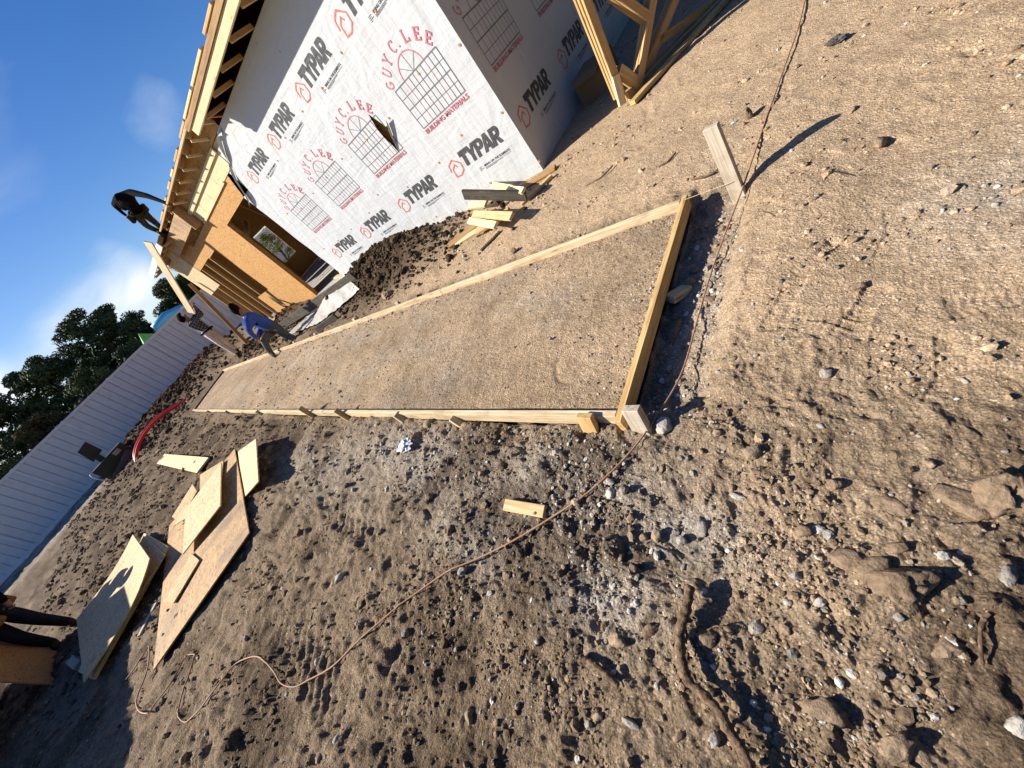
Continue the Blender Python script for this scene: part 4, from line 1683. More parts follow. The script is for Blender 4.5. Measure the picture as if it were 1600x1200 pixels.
r1 = root('root', [(1077, 917, .045), (1074, 945, .05), (1066, 970, .045), (1062, 1000, .05), (1066, 1035, .055), (1075, 1063, .055), (1098, 1085, .055), (1122, 1110, .06), (1138, 1140, .055),
                   (1155, 1165, .05), (1168, 1190, .05), (1180, 1230, .045)], [.012, .0125, .013, .012, .0125, .0115, .011, .0115, .012, .011, .0115], 'long twisted brown root running off the bottom edge')
for (L_, r_) in (([(1123, 1112, .06), (1131, 1120, .045), (1137, 1131, .025), (1140, 1150, .01)], [.008, .006, .003]), ([(1066, 975, .05), (1073, 990, .055), (1072, 1006, .05)], [.005, .004, .002])):
    q_ = smooth_path([G(*a_) for a_ in L_], 5)
    link('side_root', tube_mesh(q_, [float(np.interp(i / (len(q_) - 1), [0, .5, 1], r_)) for i in range(len(q_))], 8), M_root, r1)
root('root_piece', [(908, 1029, .015), (920, 1034, .016), (935, 1043, .015), (950, 1057, .013), (966, 1072, .010)], [.011, .010, .009, .0085, .007], 'short brown root piece left of the long root')
root('root_piece', [(1534, 1040, .008), (1532, 985, .012), (1540, 965, .012), (1546, 958, .01)], [.003, .004, .003], 'thin pale root hair near the right edge')
root('twig', [(1105, 985, .03), (1120, 978, .035), (1130, 985, .03), (1140, 990, .015)], [.002, .002, .0015], 'thin white rootlet curling beside the long root')
for (a, b, lab) in (((916, 290), (958, 258), 'thin twig on tan dirt left of the leaning stake'), ((1025, 262), (1056, 238), 'flat brown sliver on tan dirt above the form corner'),
                    ((1080, 281), (1126, 262), 'fine dry grass stalk left of the stake foot')):
    root('twig', [(a[0], a[1], .008), ((a[0] + b[0]) / 2 + 2, (a[1] + b[1]) / 2 + 3, .014), (b[0], b[1], .02)], [.004, .006, .004], lab)
of = GT(790, 789, .03)
og = GT(853, 800, .03)
tag(beam('lumber_offcut', of, og, .062, .034, M_pine, None, (.15, .2, 1)), 'short pine offcut lying on gravel above the cord', 'offcut')


def crumple(px, py, s, label, name, mat, seed):
    v, f = ICO3
    n = fbm(v[:, 0] * 2 + seed, v[:, 1] * 2 + v[:, 2] * 3, seed, 4, .7)
    V = v * (1 + .6 * n)[:, None] * np.array([1.2, .9, .45])
    p = GT(px, py)
    me = npmesh(name, V, f, False)
    return tag(link(name, me, mat, None, Matrix.Translation(p + Vector((0, 0, s * .35))) @ Matrix.Diagonal((s, s, s, 1))), label, 'litter')


crumple(637, 697, .065, 'crumpled white and grey scrap on dirt below the near board', 'plastic_scrap', plain('litter_white', (0.55, 0.57, 0.60), .5), 5)
crumple(1307, 66, .045, 'dark crumpled leaf scrap on the tan dirt, top right', 'leaf_scrap', plain('litter_dark', (0.10, 0.09, 0.085), .8), 9)

# ------------------------------------------------------------------ trusses leaning on the end wall
h0 = G(978, 165)
d0 = (G(1140, 0) - G(986, 162)).normalized()
nrm = Vector((d0.y, -d0.x, 0))
if nrm.x < 0:
    nrm = -nrm
lean = (nrm + Vector((0, 0, .0))).normalized()
TR = empty('roof_truss_stack', h0, 'stack of raw roof trusses standing at the shaded end wall', 'trusses')


def tm(nm, a, b, off, w=.085, t=.036, mat=M_stud):
    pa = PPL(a[0], a[1], h0, lean) + lean * off
    pb_ = PPL(b[0], b[1], h0, lean) + lean * off
    return beam(nm, pa, pb_, t, w, mat, TR, lean.cross(pb_ - pa).normalized())


for i in range(3):
    off = .045 * i
    tm('top_chord', (972, 150), (898 - 2 * i, -50), off, .10)
    tm('heel_wedge', (968, 108), (1003, 133), off, .11, .036, M_formend)
    tm('web', (999, 128), (1024, -20), off, .09)
    tm('web', (960, -12), (1014, 27), off, .09)
    tm('web', (1012, 128), (1078, -30), off + .13, .09)
    tm('web', (1042, 58), (1140, -8), off + .13, .09)
    tm('bottom_chord', (985, 150), (1165, -30), off + .05, .09)
tm('heel_block', (972, 164), (960, 118), -.01, .10, .036, M_pale)
bp = [G(988, 161, .03), G(1180, -50, .03)]
tag(beam('long_board', bp[0], bp[1], .09, .045, M_formend), 'long board on the ground in front of the truss stack', 'board')
nb = NB('cardboard')
M_card = nb.done(nb.mix(nb.noise(nb.coord('World'), 6), (0.24, 0.145, 0.07), (0.33, 0.21, 0.11)), .85)
cb = empty('cardboard_box', (2.85, -6.35, 0), 'brown cardboard box in shade between wrapped end wall and trusses', 'box')
boxat('carton', (2.66, -6.75, -.02), (3.1, -6.15, .36), M_card, cb, .006)
slab_poly('flap', [(2.66, -6.75, .362), (2.66, -6.15, .362), (2.50, -6.2, .44), (2.50, -6.7, .43)], .005, M_card, None, None, cb)
slab_poly('flap', [(2.66, -6.148, .362), (3.1, -6.148, .362), (3.05, -6.0, .30), (2.7, -6.0, .32)], .005, M_card, None, None, cb)

# ------------------------------------------------------------------ far side: fence, conduit, utility box
FX = 27.0
fence = empty('panel_fence', (FX, 0, 0), 'tall pale grey fence of upright ribbed panels before the trees', 'fence')
M_fence = plain('fence_white', (0.72, 0.80, 0.79), .45, .4, .05, 3)
M_rail = plain('fence_rail', (0.80, 0.86, 0.85), .45, .4, .05, 3)


def ftop(y):
    return 2.83 + (y - 4.27) * (2.83 - 2.57) / (4.27 + 5.78)


def fbot(y):
    return .12 + (y + 5.5) * .0135


y = -13.0
k = 0
while y < 13.5:
    w_ = .335
    z0, z1 = fbot(y + w_ / 2), ftop(y + w_ / 2)
    boxat('panel', (FX + .002 * (k % 2), y + .014, z0 + .16), (FX + .05, y + w_ - .014, z1 - .10), M_fence, fence, .004)
    boxat('panel_joint', (FX + .04, y + w_ - .0145, z0 + .16), (FX + .048, y + w_ + .0145, z1 - .1), M_fence, fence)
    y += w_
    k += 1
for a in np.arange(-13.0, 13.0, 2.4):
    b = a + 2.39
    beam('top_rail', (FX + .014, a, ftop(a) - .05), (FX + .014, b, ftop(b) - .05), .09, .12, M_rail, fence)
    beam('bottom_rail', (FX + .014, a, fbot(a) + .09), (FX + .014, b, fbot(b) + .09), .08, .15, M_rail, fence)

for a in np.arange(-13.0, 13.1, 2.4):
    boxat('post', (FX - .045, a - .055, fbot(a) - .1), (FX - .004, a + .055, ftop(a) + .03), M_rail, fence, .005)
M_red = plain('red_conduit', (0.80, 0.05, 0.03), .4, .5, .1)
cd = empty('red_conduit', GT(213, 725), 'two red conduit pipes arching out of the far dirt', 'conduit')
for off in (0, .10):
    L = [PX(213 + 2 * off * 20, 726, 20.4), PX(213, 712, 20.5), PX(217, 695, 20.6), PX(229, 674, 20.7), PX(248, 653, 20.8), PX(272, 637, 20.8), PX(302, 620, 20.7)]
    L = [p + Vector((off, 0, off * .5)) for p in L]
    link('pipe', tube_mesh(smooth_path(L, 5), .055, 10), M_red, cd)

M_green = plain('dark_green_enamel', (0.028, 0.038, 0.022), .5, .4, .15)
M_lid = plain('dark_grey_plastic', (0.085, 0.08, 0.075), .6, .3, .1)
ub = empty('utility_box', (22.0, 1.9, .1), 'dark green utility cabinet with open lid before the fence', 'utility box')
ZB = hgt(21.8, 1.8)
cab_ = boxat('cabinet', (21.9, 1.05, ZB - .1), (22.6, 2.35, ZB + .62), M_green, ub, .02)
slab_poly('front_panel', [PX(172, 752, 21.5), PX(206, 748, 21.5), PX(213, 704, 21.5), PX(196, 703, 21.5)], .03, M_lid, None, None, ub)
slab_poly('open_lid', [PX(121, 707, 22.3), PX(133, 690, 22.3), PX(160, 703, 22.3), PX(146, 722, 22.3)], .03, M_green, None, None, ub)
beam('hinge_post', PX(150, 712, 22.2), PX(178, 730, 22.2), .12, .2, M_green, ub)
boxat('meter_plate', (21.88, 1.25, ZB + .40), (21.899, 1.50, ZB + .56), M_steel, cab_)
link('loose_wire', tube_mesh(smooth_path([PX(178, 749, 21.6), PX(160, 750, 21.7), PX(145, 746, 21.8), PX(141, 741, 21.9), PX(150, 738, 22)], 5), .02, 6), plain('white_wire', (0.7, 0.7, 0.68), .5), ub)

# blue and green play things peeking over the fence
pl = empty('play_slide', PX(262, 510, 34), 'blue plastic slide top showing over the fence', 'play slide')
M_blue = plain('blue_plastic', (0.06, 0.30, 0.55), .35, .5, .08)
M_lime = plain('lime_plastic', (0.20, 0.50, 0.08), .4, .5, .08)
a, b = PX(240, 512, 34), PX(284, 480, 34)
link('slide_tube', tube_mesh([a + Vector((0, 0, -.1)), (a + b) / 2 + Vector((0, 0, .12)), b + Vector((0, 0, -.1))], .27, 14), M_blue, pl)
beam('support', a + Vector((0, 0, -2.2)), a + Vector((0, 0, 0)), .12, .12, M_blue, pl)
beam('support', b + Vector((0, 0, -2.2)), b + Vector((0, 0, 0)), .12, .12, M_blue, pl)
pg = empty('play_roof', PX(226, 527, 34.5), 'lime green toy roof beside the blue slide', 'play roof')
c_ = PX(228, 528, 34.5)
v = [c_ + Vector(q) for q in ((-.6, -.5, -.3), (.6, -.5, -.3), (.6, .5, -.3), (-.6, .5, -.3), (0, 0, .45))]
link('canopy', pydata('canopy', v, [(0, 1, 4), (1, 2, 4), (2, 3, 4), (3, 0, 4), (3, 2, 1, 0)]), M_lime, pg)
beam('pole', c_ + Vector((0, 0, -2.0)), c_ + Vector((0, 0, -.31)), .1, .1, M_lime, pg)

# ------------------------------------------------------------------ trees beyond the fence
def leafmat(name, lo, hi):
    nb = NB(name)
    at = nb.n('ShaderNodeAttribute', attribute_name='leaf')
    sp = nb.n('ShaderNodeSeparateColor')
    nb.set(sp.inputs[0], at.outputs['Color'])
    c = nb.mix(sp.outputs[0], lo, hi)
    nb.b.inputs['Transmission Weight'].default_value = 0.0
    return nb.done(c, .75, None, .2)


M_leaf = leafmat('pine_foliage', (0.028, 0.045, 0.014), (0.085, 0.110, 0.034))
M_leafr = leafmat('russet_foliage', (0.05, 0.042, 0.016), (0.11, 0.078, 0.03))
M_bark = plain('bark', (0.09, 0.065, 0.045), .9, .1, .3, 5, .5)


def tree_meshes(seed, R, H, n_cl, per, trunk_h):
    r = np.random.default_rng(seed)
    # clump centres through an uneven crown
    cen, rad = [], []
    for i in range(n_cl):
        t = r.uniform(0, 1)
        z = trunk_h + (H - trunk_h) * t
        env = R * (.35 + .65 * math.sin(math.pi * min(1, .12 + .95 * t) ** .8)) * (.55 + .6 * r.uniform())
        a = r.uniform(0, 6.283)
        q = math.sqrt(r.uniform(.15, 1))
        cen.append((env * q * math.cos(a), env * q * math.sin(a), z))
        rad.append(R * r.uniform(.16, .30))
    cen = np.array(cen)
    rad = np.array(rad)
    N = n_cl * per
    ci = np.repeat(np.arange(n_cl), per)
    d = r.normal(0, 1, (N, 3))
    d /= np.linalg.norm(d, axis=1)[:, None]
    pos = cen[ci] + d * (rad[ci] * r.uniform(.3, 1, N) ** .5)[:, None] * np.array([1, 1, .62])
    s = R * r.uniform(.020, .042, N)
    nrm = d + r.normal(0, .6, (N, 3))
    nrm /= np.linalg.norm(nrm, axis=1)[:, None]
    t1 = np.cross(nrm, r.normal(0, 1, (N, 3)))
    t1 /= np.linalg.norm(t1, axis=1)[:, None]
    t2 = np.cross(nrm, t1)
    V = np.stack([pos - t1 * s[:, None] * 1.7, pos - t2 * s[:, None] * .5, pos + t1 * s[:, None] * 1.7, pos + t2 * s[:, None] * .5], 1).reshape(-1, 3)
    F = np.arange(N * 4).reshape(-1, 4)
    cr = npmesh('crown', V, F, False)
    tone = np.clip(r.uniform(0, 1, n_cl)[ci] * .7 + r.uniform(0, .3, N), 0, 1)
    set_col(cr, 'leaf', np.repeat(np.stack([tone] * 3, 1), 4, 0))
    # trunk and limbs in one mesh
    v, f = [], []

    def limb(P, rr):
        m = tube_mesh(P, rr, 7)
        o = len(v)
        v.extend([tuple(q.co) for q in m.vertices])
        f.extend([tuple(i + o for i in p.vertices) for p in m.polygons])
        bpy.data.meshes.remove(m)
    top = Vector((r.uniform(-.3, .3), r.uniform(-.3, .3), H * .93))
    limb([Vector((0, 0, -.3)), Vector((.05, .02, H * .3)), top * .65, top], [R * .085, R * .07, R * .05, R * .012])
    for i in range(16):
        c = Vector(cen[r.integers(0, n_cl)])
        z = max(trunk_h * .8, c.z - R * .25)
        b0 = top * (z / top.z)
        limb([b0, (b0 + c) / 2 + Vector((0, 0, .1)), c], [R * .03, R * .02, R * .008])
    tk = pydata('trunk', v, f, True)
    return tk, cr


TREES = [(100, 505, 60, 5.2, 11.0, 0, 'tallest dark pine, its ragged crown left of the middle of the grove'), (148, 492, 64, 4.4, 12.0, 0, 'dark pine with the highest rounded crown'),
         (192, 505, 68, 4.2, 10.5, 0, 'dark pine between the highest crown and the blue slide'), (30, 580, 62, 5.2, 9.5, 0, 'broad pine at the left picture edge with sky gaps'),
         (60, 560, 70, 4.6, 9.8, 0, 'dark pine behind the broad one at the left'), (-40, 640, 60, 5.5, 9.5, 0, 'pine cut by the left picture edge'),
         (40, 665, 52, 3.4, 6.2, 1, 'lower russet tree in front of the pines at the left'), (250, 446, 58, 4.4, 9.0, 0, 'dark pine behind the roof worker, right of the slide'),
         (285, 430, 66, 4.2, 9.5, 0, 'pine partly hidden by the held board and roof'), (120, 590, 50, 3.6, 7.0, 0, 'dense low pine just behind the middle of the fence'),
         (190, 545, 52, 3.4, 6.2, 0, 'dense low pine left of the lime toy roof'), (-120, 720, 56, 5.2, 8.5, 0, 'pine standing left beyond the picture edge'),
         (330, 400, 62, 4.4, 9.0, 0, 'pine seen through the open framing of the house'), (10, 740, 48, 3.2, 5.0, 0, 'bushy low evergreen behind the fence near the left edge')]
for i, (px, py, D, R, H, kind, lab) in enumerate(TREES):
    d = raydir(px, py)
    t = D / d[0]
    X, Y = D, d[1] * t
    ztop = CAMH + d[2] * t
    Hh = max(ztop - .3, 4.0)
    tk, cr = tree_meshes(3000 + i, R * .8, Hh, 64, 230, Hh * .16)
    root_ = empty('pine_tree' if kind == 0 else 'russet_tree', (X, Y, .3), lab, 'tree', 'trees beyond the fence')
    Mt = Matrix.Translation((X, Y, .3))
    link('trunk', tk, M_bark, root_, Mt)
    link('crown', cr, M_leafr if kind else M_leaf, root_, Mt)

# undergrowth that closes the view below the crowns
def undergrowth():
    n = 16000
    y = rng.uniform(-45, 40, n)
    x = rng.uniform(46, 74, n)
    z = .2 + rng.uniform(0, 1, n) ** 1.4 * (2.6 + 1.2 * pn(y * .2, x * .1, 71))
    pos = np.stack([x, y, z], 1)
    t1 = rng.normal(0, 1, (n, 3))
    t1 /= np.linalg.norm(t1, axis=1)[:, None]
    t2 = np.cross(t1, rng.normal(0, 1, (n, 3)))
    t2 /= np.linalg.norm(t2, axis=1)[:, None]
    s = rng.uniform(.2, .5, n)[:, None]
    V = np.stack([pos - t1 * s, pos - t2 * s * .6, pos + t1 * s, pos + t2 * s * .6], 1).reshape(-1, 3)
    me = npmesh('undergrowth', V, np.arange(n * 4).reshape(-1, 4), False)
    set_col(me, 'leaf', np.repeat(rng.uniform(0, .8, (n, 1)) * np.ones((1, 3)), 4, 0))
    tag(link('undergrowth', me, M_leaf), 'dense dark undergrowth beneath the pines', 'undergrowth', kind='stuff')


undergrowth()


def leaf_screen():
    """unseen leaf cards added behind and right of the camera to dim the light"""
    n = 9000
    a = np.radians(rng.uniform(110, 262, n))
    r = rng.uniform(17, 27, n)
    z = .3 + rng.uniform(0, 1, n) * (11 + 2.5 * pn(a * 9, a * 0, 72))
    pos = np.stack([r * np.cos(a), r * np.sin(a), z], 1)
    t1 = rng.normal(0, 1, (n, 3))
    t1 /= np.linalg.norm(t1, axis=1)[:, None]
    t2 = np.cross(t1, rng.normal(0, 1, (n, 3)))
    t2 /= np.linalg.norm(t2, axis=1)[:, None]
    s = rng.uniform(.5, 1.1, n)[:, None]
    V = np.stack([pos - t1 * s, pos - t2 * s * .7, pos + t1 * s, pos + t2 * s * .7], 1).reshape(-1, 3)
    me = npmesh('leaf_screen', V, np.arange(n * 4).reshape(-1, 4), False)
    set_col(me, 'leaf', np.repeat(rng.uniform(0, .8, (n, 1)) * np.ones((1, 3)), 4, 0))
    tag(link('leaf_screen', me, M_leaf), 'unseen dark leaf screen added to dim light on the end wall', 'wood', kind='stuff')


leaf_screen()  # added out of view, blocks low sky light from the end wall
tk, cr = tree_meshes(3900, .9, 2.0, 40, 90, .2)
sr = empty('shrub', (22.0, -9.6, .1), 'green shrub seen through the far window opening of the house', 'shrub')
link('trunk', tk, M_bark, sr, Matrix.Translation((22.0, -9.6, .1)))
link('crown', cr, leafmat('shrub_leaves', (0.06, 0.10, 0.02), (0.16, 0.22, 0.05)), sr, Matrix.Translation((22.0, -9.6, .1)))

# ------------------------------------------------------------------ lumber stack added left of the picture, sized so its shadow covers the sheets
lb = empty('shade_stack', (9.4, 4.95, 0), 'tall lumber stack added at the lower left edge to cast shade', 'lumber stack')
for j in range(18):
    for i in range(6):
        boxat('plank', (7.6 + rng.uniform(-.05, .05), 4.5 + i * .145, .10 + j * .150), (11.1 + rng.uniform(-.1, .1), 4.5 + i * .145 + .138, .10 + j * .150 + .142), M_form, lb)
for x in (8.2, 9.5, 10.7):
    boxat('runner', (x, 4.45, -.05), (x + .09, 5.38, .098), M_grey, lb)
# ------------------------------------------------------------------ people
M_skin = plain('skin', (0.28, 0.155, 0.095), .6, .3, .08, 30)
M_hair = plain('dark_hair', (0.008, 0.006, 0.005), .9, .04, .3, 60, .4)


def cloth(name, col, var=.22):
    nb = NB(name)
    w1 = nb.noise(nb.coord('World', (1, 1, .5)), 16, 4, .6, 1.2)
    c = nb.mix(nb.ramp(w1, [(.3, 0), (.7, 1)]), tuple(a * (1 - var) for a in col), tuple(min(1, a * (1 + var)) for a in col))
    return nb.done(c, .9, nb.bump(w1, .7, .03), .03)


M_black = cloth('black_hoodie', (0.007, 0.007, 0.008))
M_bluecl = cloth('blue_shirt', (0.06, 0.11, 0.36))
M_jean = cloth('dark_jeans', (0.018, 0.022, 0.034))
M_khaki = cloth('pale_work_trousers', (0.70, 0.62, 0.55))
M_greyt = cloth('grey_work_trousers', (0.13, 0.125, 0.11))
M_camo = cloth('patterned_trousers', (0.06, 0.062, 0.05), .7)
M_boot = cloth('work_boots', (0.05, 0.036, 0.026))
M_leather = cloth('tool_leather', (0.22, 0.12, 0.055))
M_hood = cloth('hood', (0.02, 0.02, 0.022))


def plaid_mat():
    nb = NB('plaid_shirt')
    sp = nb.n('ShaderNodeSeparateXYZ')
    nb.set(sp.inputs[0], nb.coord('Object', (1, 1, 1), (.25, .1, 0)))
    a = nb.math('FRACT', nb.math('MULTIPLY', sp.outputs[2], 13))
    b = nb.math('FRACT', nb.math('MULTIPLY', sp.outputs[1], 13))
    la = nb.ramp(a, [(.0, .9), (.13, .9), (.15, 0), (.5, 0), (.52, .35), (.62, .35), (.64, 0)], 'CONSTANT')
    lb_ = nb.ramp(b, [(.0, .8), (.12, .8), (.14, 0)], 'CONSTANT')
    m = nb.math('MAXIMUM', la, lb_)
    c = nb.mix(m, (0.014, 0.015, 0.02), (0.40, 0.40, 0.42))
    return nb.done(c, .9)


M_plaid = plaid_mat()

BONES = [('pelvis', 'waist'), ('waist', 'chest'), ('chest', 'neck'), ('neck', 'head'), ('head', 'crown'),
         ('chest', 'shL'), ('shL', 'elL'), ('elL', 'wrL'), ('wrL', 'haL'), ('chest', 'shR'), ('shR', 'elR'), ('elR', 'wrR'), ('wrR', 'haR'),
         ('pelvis', 'hiL'), ('hiL', 'knL'), ('knL', 'anL'), ('anL', 'toL'), ('pelvis', 'hiR'), ('hiR', 'knR'), ('knR', 'anR'), ('anR', 'toR')]
RAD = dict(pelvis=(.185, .15), waist=(.18, .14), chest=(.205, .155), neck=(.075, .075), head=(.098, .11), crown=(.085, .095),
           sh=(.098, .098), el=(.068, .068), wr=(.045, .045), ha=(.045, .028), hi=(.125, .125), kn=(.09, .09), an=(.068, .068), to=(.055, .045))


def person(label, J, mats, look, scale=1.0, hair=True, skin=None):
    """J: joints in world space; mats: shirt, trousers, boots"""
    J = {k: Vector(v) for k, v in J.items()}
    base = Vector(((J['anL'].x + J['anR'].x) / 2, (J['anL'].y + J['anR'].y) / 2, min(J['anL'].z, J['anR'].z) - .08))
    P = empty('person', base, label, 'person')
    names = list(J)
    idx = {n: i for i, n in enumerate(names)}
    me = bpy.data.meshes.new('skeleton')
    me.from_pydata([tuple(J[n] - base) for n in names], [(idx[a], idx[b]) for a, b in BONES], [])
    ob = bpy.data.objects.new('skeleton', me)
    C.objects.link(ob)
    ob.modifiers.new('Skin', 'SKIN').use_smooth_shade = True
    for n in names:
        key = n if n in RAD else n[:2]
        d = me.skin_vertices[0].data[idx[n]]
        d.radius = (RAD[key][0] * scale, RAD[key][1] * scale)
        d.use_root = n == 'pelvis'
    sd = ob.modifiers.new('Sub', 'SUBSURF')
    sd.levels = sd.render_levels = 2
    dg = bpy.context.evaluated_depsgraph_get()
    body = bpy.data.meshes.new_from_object(ob.evaluated_get(dg))
    bpy.data.objects.remove(ob)
    bpy.data.meshes.remove(me)
    skin = skin or M_skin
    for m_ in (mats[0], mats[1], mats[2], skin):
        body.materials.append(m_)
    segs = []
    for a, b in BONES:
        key = b
        if b in ('head', 'crown'):
            mi = 3
        elif b[:2] in ('sh', 'el', 'wr') or b in ('chest', 'waist', 'neck'):
            mi = 0
        elif b[:2] == 'ha':
            mi = 3
        elif b[:2] == 'to':
            mi = 2
        else:
            mi = 1
        segs.append((np.array(J[a] - base), np.array(J[b] - base), mi))
    cen = np.zeros(len(body.polygons) * 3)
    body.polygons.foreach_get('center', cen)
    cen = cen.reshape(-1, 3)
    best = np.full(len(cen), 1e9)
    mid = np.zeros(len(cen), int)
    for a, b, mi in segs:
        d = b - a
        t = np.clip(((cen - a) @ d) / max(d @ d, 1e-9), 0, 1)
        q = np.linalg.norm(cen - a - t[:, None] * d, axis=1)
        m = q < best
        best = np.where(m, q, best)
        mid = np.where(m, mi, mid)
    body.polygons.foreach_set('material_index', mid.astype(np.int32))
    body.polygons.foreach_set('use_smooth', [True] * len(body.polygons))
    link('body', body, None, P, Matrix.Translation(base))
    look = Vector(look).normalized()
    up = (J['crown'] - J['head']).normalized()
    rt = look.cross(up).normalized()
    hc = (J['head'] + J['crown']) / 2
    # nose and ears
    v, f = [], []

    def blob(c, r3, ax):
        vv, ff = ICO2
        o = len(v)
        for q in vv:
            v.append(c + ax[0] * (q[0] * r3[0]) + ax[1] * (q[1] * r3[1]) + ax[2] * (q[2] * r3[2]))
        f.extend([tuple(int(i) + o for i in t) for t in ff])
    ax = (look, rt, up)
    blob(hc + look * .105 * scale - up * .01, (.022, .014, .028), ax)
    for s in (-1, 1):
        blob(hc + rt * (s * .088 * scale), (.022, .010, .034), ax)
    link('face_features', pydata('face_features', v, f, True), skin, P)
    if hair:
        vv, ff = ICO3
        n = fbm(vv[:, 0] * 4, vv[:, 1] * 4 + vv[:, 2] * 5, 33, 3)
        vs = []
        for q, k in zip(vv, n):
            rr = .148 * scale * (1 + .12 * k)
            c = hc + up * .035 * scale - look * .018 * scale
            w_ = q[0]
            p = c + (look * (q[0] * (.86 if q[2] < .2 else 1)) + rt * q[1] * .92 + up * (q[2] * (1.0 if q[2] > 0 else .75))) * rr
            if q[0] > .35 and q[2] < .45:
                p = p - look * ((q[0] - .35) * .16)
            vs.append(p)
        link('hair', pydata('hair', vs, [tuple(int(i) for i in t) for t in ff], True), hair if hair is not True else M_hair, P)
    # hands: five curled fingers each
    for s in 'LR':
        w_, h_ = J['wr' + s], J['ha' + s]
        d = (h_ - w_).normalized()
        sidev = d.cross(look)
        sidev = sidev.normalized() if sidev.length > .1 else d.orthogonal().normalized()
        pal = sidev.cross(d).normalized()
        vv, ff = [], []
        for k, (off, ln) in enumerate(((-.030, .058), (-.011, .072), (.010, .070), (.028, .060), (.045, .05))):
            th = k == 4
            b0 = h_ + sidev * off * scale - d * (.045 if th else 0)
            p = [b0, b0 + (d * .6 + pal * .35 + (sidev * .6 if th else Vector())) * ln * .6, b0 + (d * .55 + pal * .95 + (sidev * .5 if th else Vector())) * ln]
            m_ = tube_mesh(p, [.0095 * scale, .009 * scale, .0065 * scale], 6)
            o = len(vv)
            vv.extend([tuple(q.co) for q in m_.vertices])
            ff.extend([tuple(i + o for i in pg_.vertices) for pg_ in m_.polygons])
            bpy.data.meshes.remove(m_)
        link('fingers', pydata('fingers', vv, ff, True), M_skin, P)
    # boots: sole block under each foot
    for s in 'LR':
        a, t = J['an' + s], J['to' + s]
        d = (t - a)
        d.z = 0
        d.normalize()
        z = min(a.z - .075, t.z - .03)
        p0 = Vector((a.x, a.y, z)) - d * .07
        p1 = Vector((t.x, t.y, z)) + d * .06
        beam('boot_sole', p0, p1, .095, .03, mats[2], P, bev=.01)
    return P


def belt(P, J, r=.185, mat=M_leather, pouch=True):
    a = Vector(J['pelvis']) * .55 + Vector(J['waist']) * .45
    up = (Vector(J['waist']) - Vector(J['pelvis'])).normalized()
    e1 = up.orthogonal().normalized()
    e2 = up.cross(e1)
    L = [a + (e1 * math.cos(t) + e2 * math.sin(t)) * r for t in np.linspace(0, 6.283, 25)]
    tb_ = link('tool_belt', tube_mesh(L, .028, 6), mat, P)
    if pouch:
        for t in (.6, 2.6, 4.4):
            c = a + (e1 * math.cos(t) + e2 * math.sin(t)) * (r + .03) - up * .10
            link('tool_pouch', box_mesh(.10, .16, .20, .02), mat, tb_, frame(c - e1 * .05, c + e1 * .05, up))


# plaid-shirted worker steadying the tall board
X2 = 15.3
q2 = lambda px, py, dx=0.0: PX(px, py, X2 + dx)
J2 = dict(pelvis=q2(327, 520), waist=q2(318, 513), chest=q2(304, 505), neck=q2(296, 501), head=q2(290.5, 498.5), crown=q2(284, 495.5),
          shL=q2(303, 498, .12), elL=q2(316, 491, .28), wrL=q2(305, 480, .25), haL=q2(302, 476.5, .2),
          shR=q2(299, 508, -.15), elR=q2(311, 497, -.3), wrR=q2(306, 485, -.1), haR=q2(303, 481, .02),
          hiL=q2(329, 519, .1), knL=q2(350, 533, .18), anL=q2(370, 547, .2), toL=q2(373, 551, .02),
          hiR=q2(326, 523, -.1), knR=q2(348, 539, -.12), anR=q2(371, 553, -.1), toR=q2(374, 557, -.26))
pp = person('worker in black plaid shirt and pale trousers holding up a tall board', J2, (M_plaid, M_khaki, M_boot), (-.1, -.7, .3), 1.0)
belt(pp, J2, .20, M_black, False)
tb0, tb1 = PY(300, 489, -3.35), PY(231, 378, -4.05)
tag(beam('tall_board', tb0, tb1, .035, .27, M_pale, None, (1, .25, .35)), 'wide pale yellow board stood on end from worker to roof edge', 'board')

# blue-shirted worker bending over the far form board
X3 = 10.55
q3 = lambda px, py, dx=0.0: PX(px, py, X3 + dx)
J3 = dict(pelvis=q3(427, 513), waist=q3(413, 505), chest=q3(394, 497), neck=q3(383, 491.5), head=q3(377, 488.5), crown=q3(370, 485.5),
          shL=q3(396, 492, .15), elL=q3(408, 513, .2), wrL=q3(403, 524, .1), haL=q3(401, 529, .05),
          shR=q3(388, 502, -.15), elR=q3(389, 518, -.2), wrR=q3(400, 528, -.1), haR=q3(405, 531, -.05),
          hiL=q3(431, 511, -.08), knL=q3(447, 524, -.25), anL=q3(461, 529, -.5), toL=q3(468, 532, -.6),
          hiR=q3(425, 516, .08), knR=q3(411, 531, -.05), anR=q3(422, 550, .1), toR=q3(430, 557, -.06))
person('worker in blue long-sleeved shirt bent over the far form board', J3, (M_bluecl, M_greyt, M_greyt), (.45, .2, -.75), 1.02)

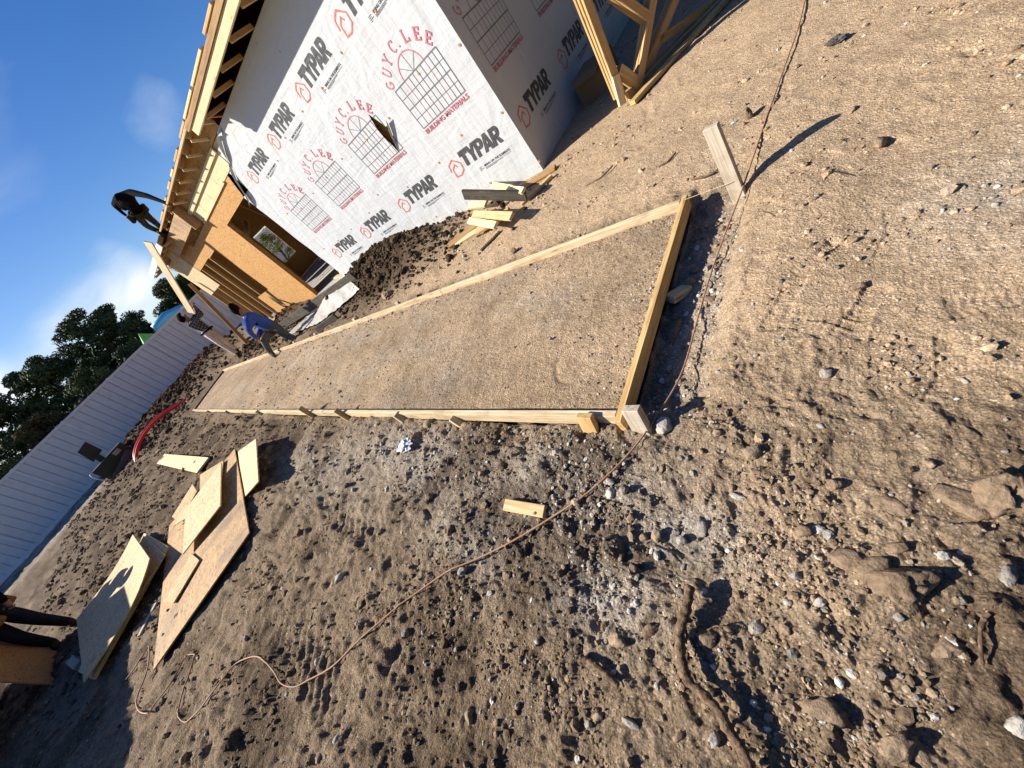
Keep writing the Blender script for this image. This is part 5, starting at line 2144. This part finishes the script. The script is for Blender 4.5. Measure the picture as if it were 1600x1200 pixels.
# worker on the roof edge, bent down towards the fascia
Y1 = -4.50
q1 = lambda px, py, dy=0.0: PY(px, py, Y1 + dy)
J1 = dict(pelvis=q1(219, 334), waist=q1(209, 324), chest=q1(195, 308), neck=q1(187, 306), head=q1(189, 312, .1), crown=q1(194, 322, .14),
          shL=q1(184, 309, .12), elL=q1(178, 320, .12), wrL=q1(192, 333, .1), haL=q1(198, 337, .1),
          shR=q1(202, 300, -.12), elR=q1(230, 306, 0), wrR=q1(254, 315, .08), haR=q1(262, 319, .1),
          hiL=q1(216, 338, .08), knL=q1(229, 353, .14), anL=q1(247, 361, .05), toL=q1(252, 366, .18),
          hiR=q1(225, 335, -.1), knR=q1(242, 347, -.12), anR=q1(254, 359, -.1), toR=q1(257, 365, .03))
p1_ = person('worker in black hoodie bent over on the roof edge', J1, (M_black, M_camo, M_boot), (.2, .6, -.6), .92, M_hood, M_hood)
belt(p1_, J1, .20, M_boot)

# worker at the lower left edge, mostly outside the picture, with a sheet on edge
q4 = lambda px, py, X=9.75: PX(px, py, X)
b4 = GT(112, 986)
bx, by = b4.x, b4.y
J4 = dict(pelvis=(bx + .02, by + .03, .98), waist=(bx, by + .03, 1.14), chest=(bx - .03, by + .02, 1.38), neck=(bx - .05, by + .0, 1.54), head=(bx - .07, by, 1.63), crown=(bx - .08, by, 1.75),
          shL=(bx, by + .21, 1.45), elL=(bx - .05, by + .30, 1.18), wrL=(bx - .2, by + .28, .98), haL=(bx - .25, by + .26, .92),
          shR=(bx - .04, by - .19, 1.45), elR=(bx + .02, by - .30, 1.17), wrR=(bx - .16, by - .27, .97), haR=(bx - .2, by - .24, .88),
          hiL=(bx, by + .13, .93), knL=(bx - .10, by + .16, .50), anL=(bx, by + .19, .09), toL=(bx - .17, by + .20, .04),
          hiR=(bx, by - .08, .93), knR=(bx - .12, by - .12, .51), anR=(bx + .05, by - .10, .09), toR=(bx - .12, by - .13, .04))
p4 = person('worker in dark jeans with tan tool pouch at the left edge', J4, (M_black, M_jean, M_boot), (-1, -.1, -.25), 1.0)
belt(p4, J4, .21, M_leather)
pa, pb_ = GT(95, 1006), GT(86, 1071)
sh_ = link('held_sheet', box_mesh(1.60, 2.05, .013), M_osb_shaded, None,
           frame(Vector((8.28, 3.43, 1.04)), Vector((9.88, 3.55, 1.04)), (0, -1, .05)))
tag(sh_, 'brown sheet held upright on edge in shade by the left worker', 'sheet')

# leaning brace at the far end of the framing, and a loose overhead cable
tag(beam('leaning_brace', GT(387, 537), PY(296, 443, -4.55), .04, .12, M_brown, None, (0, 1, .2)), 'brown two-by-four brace leaning from ground to framing behind the workers', 'brace')
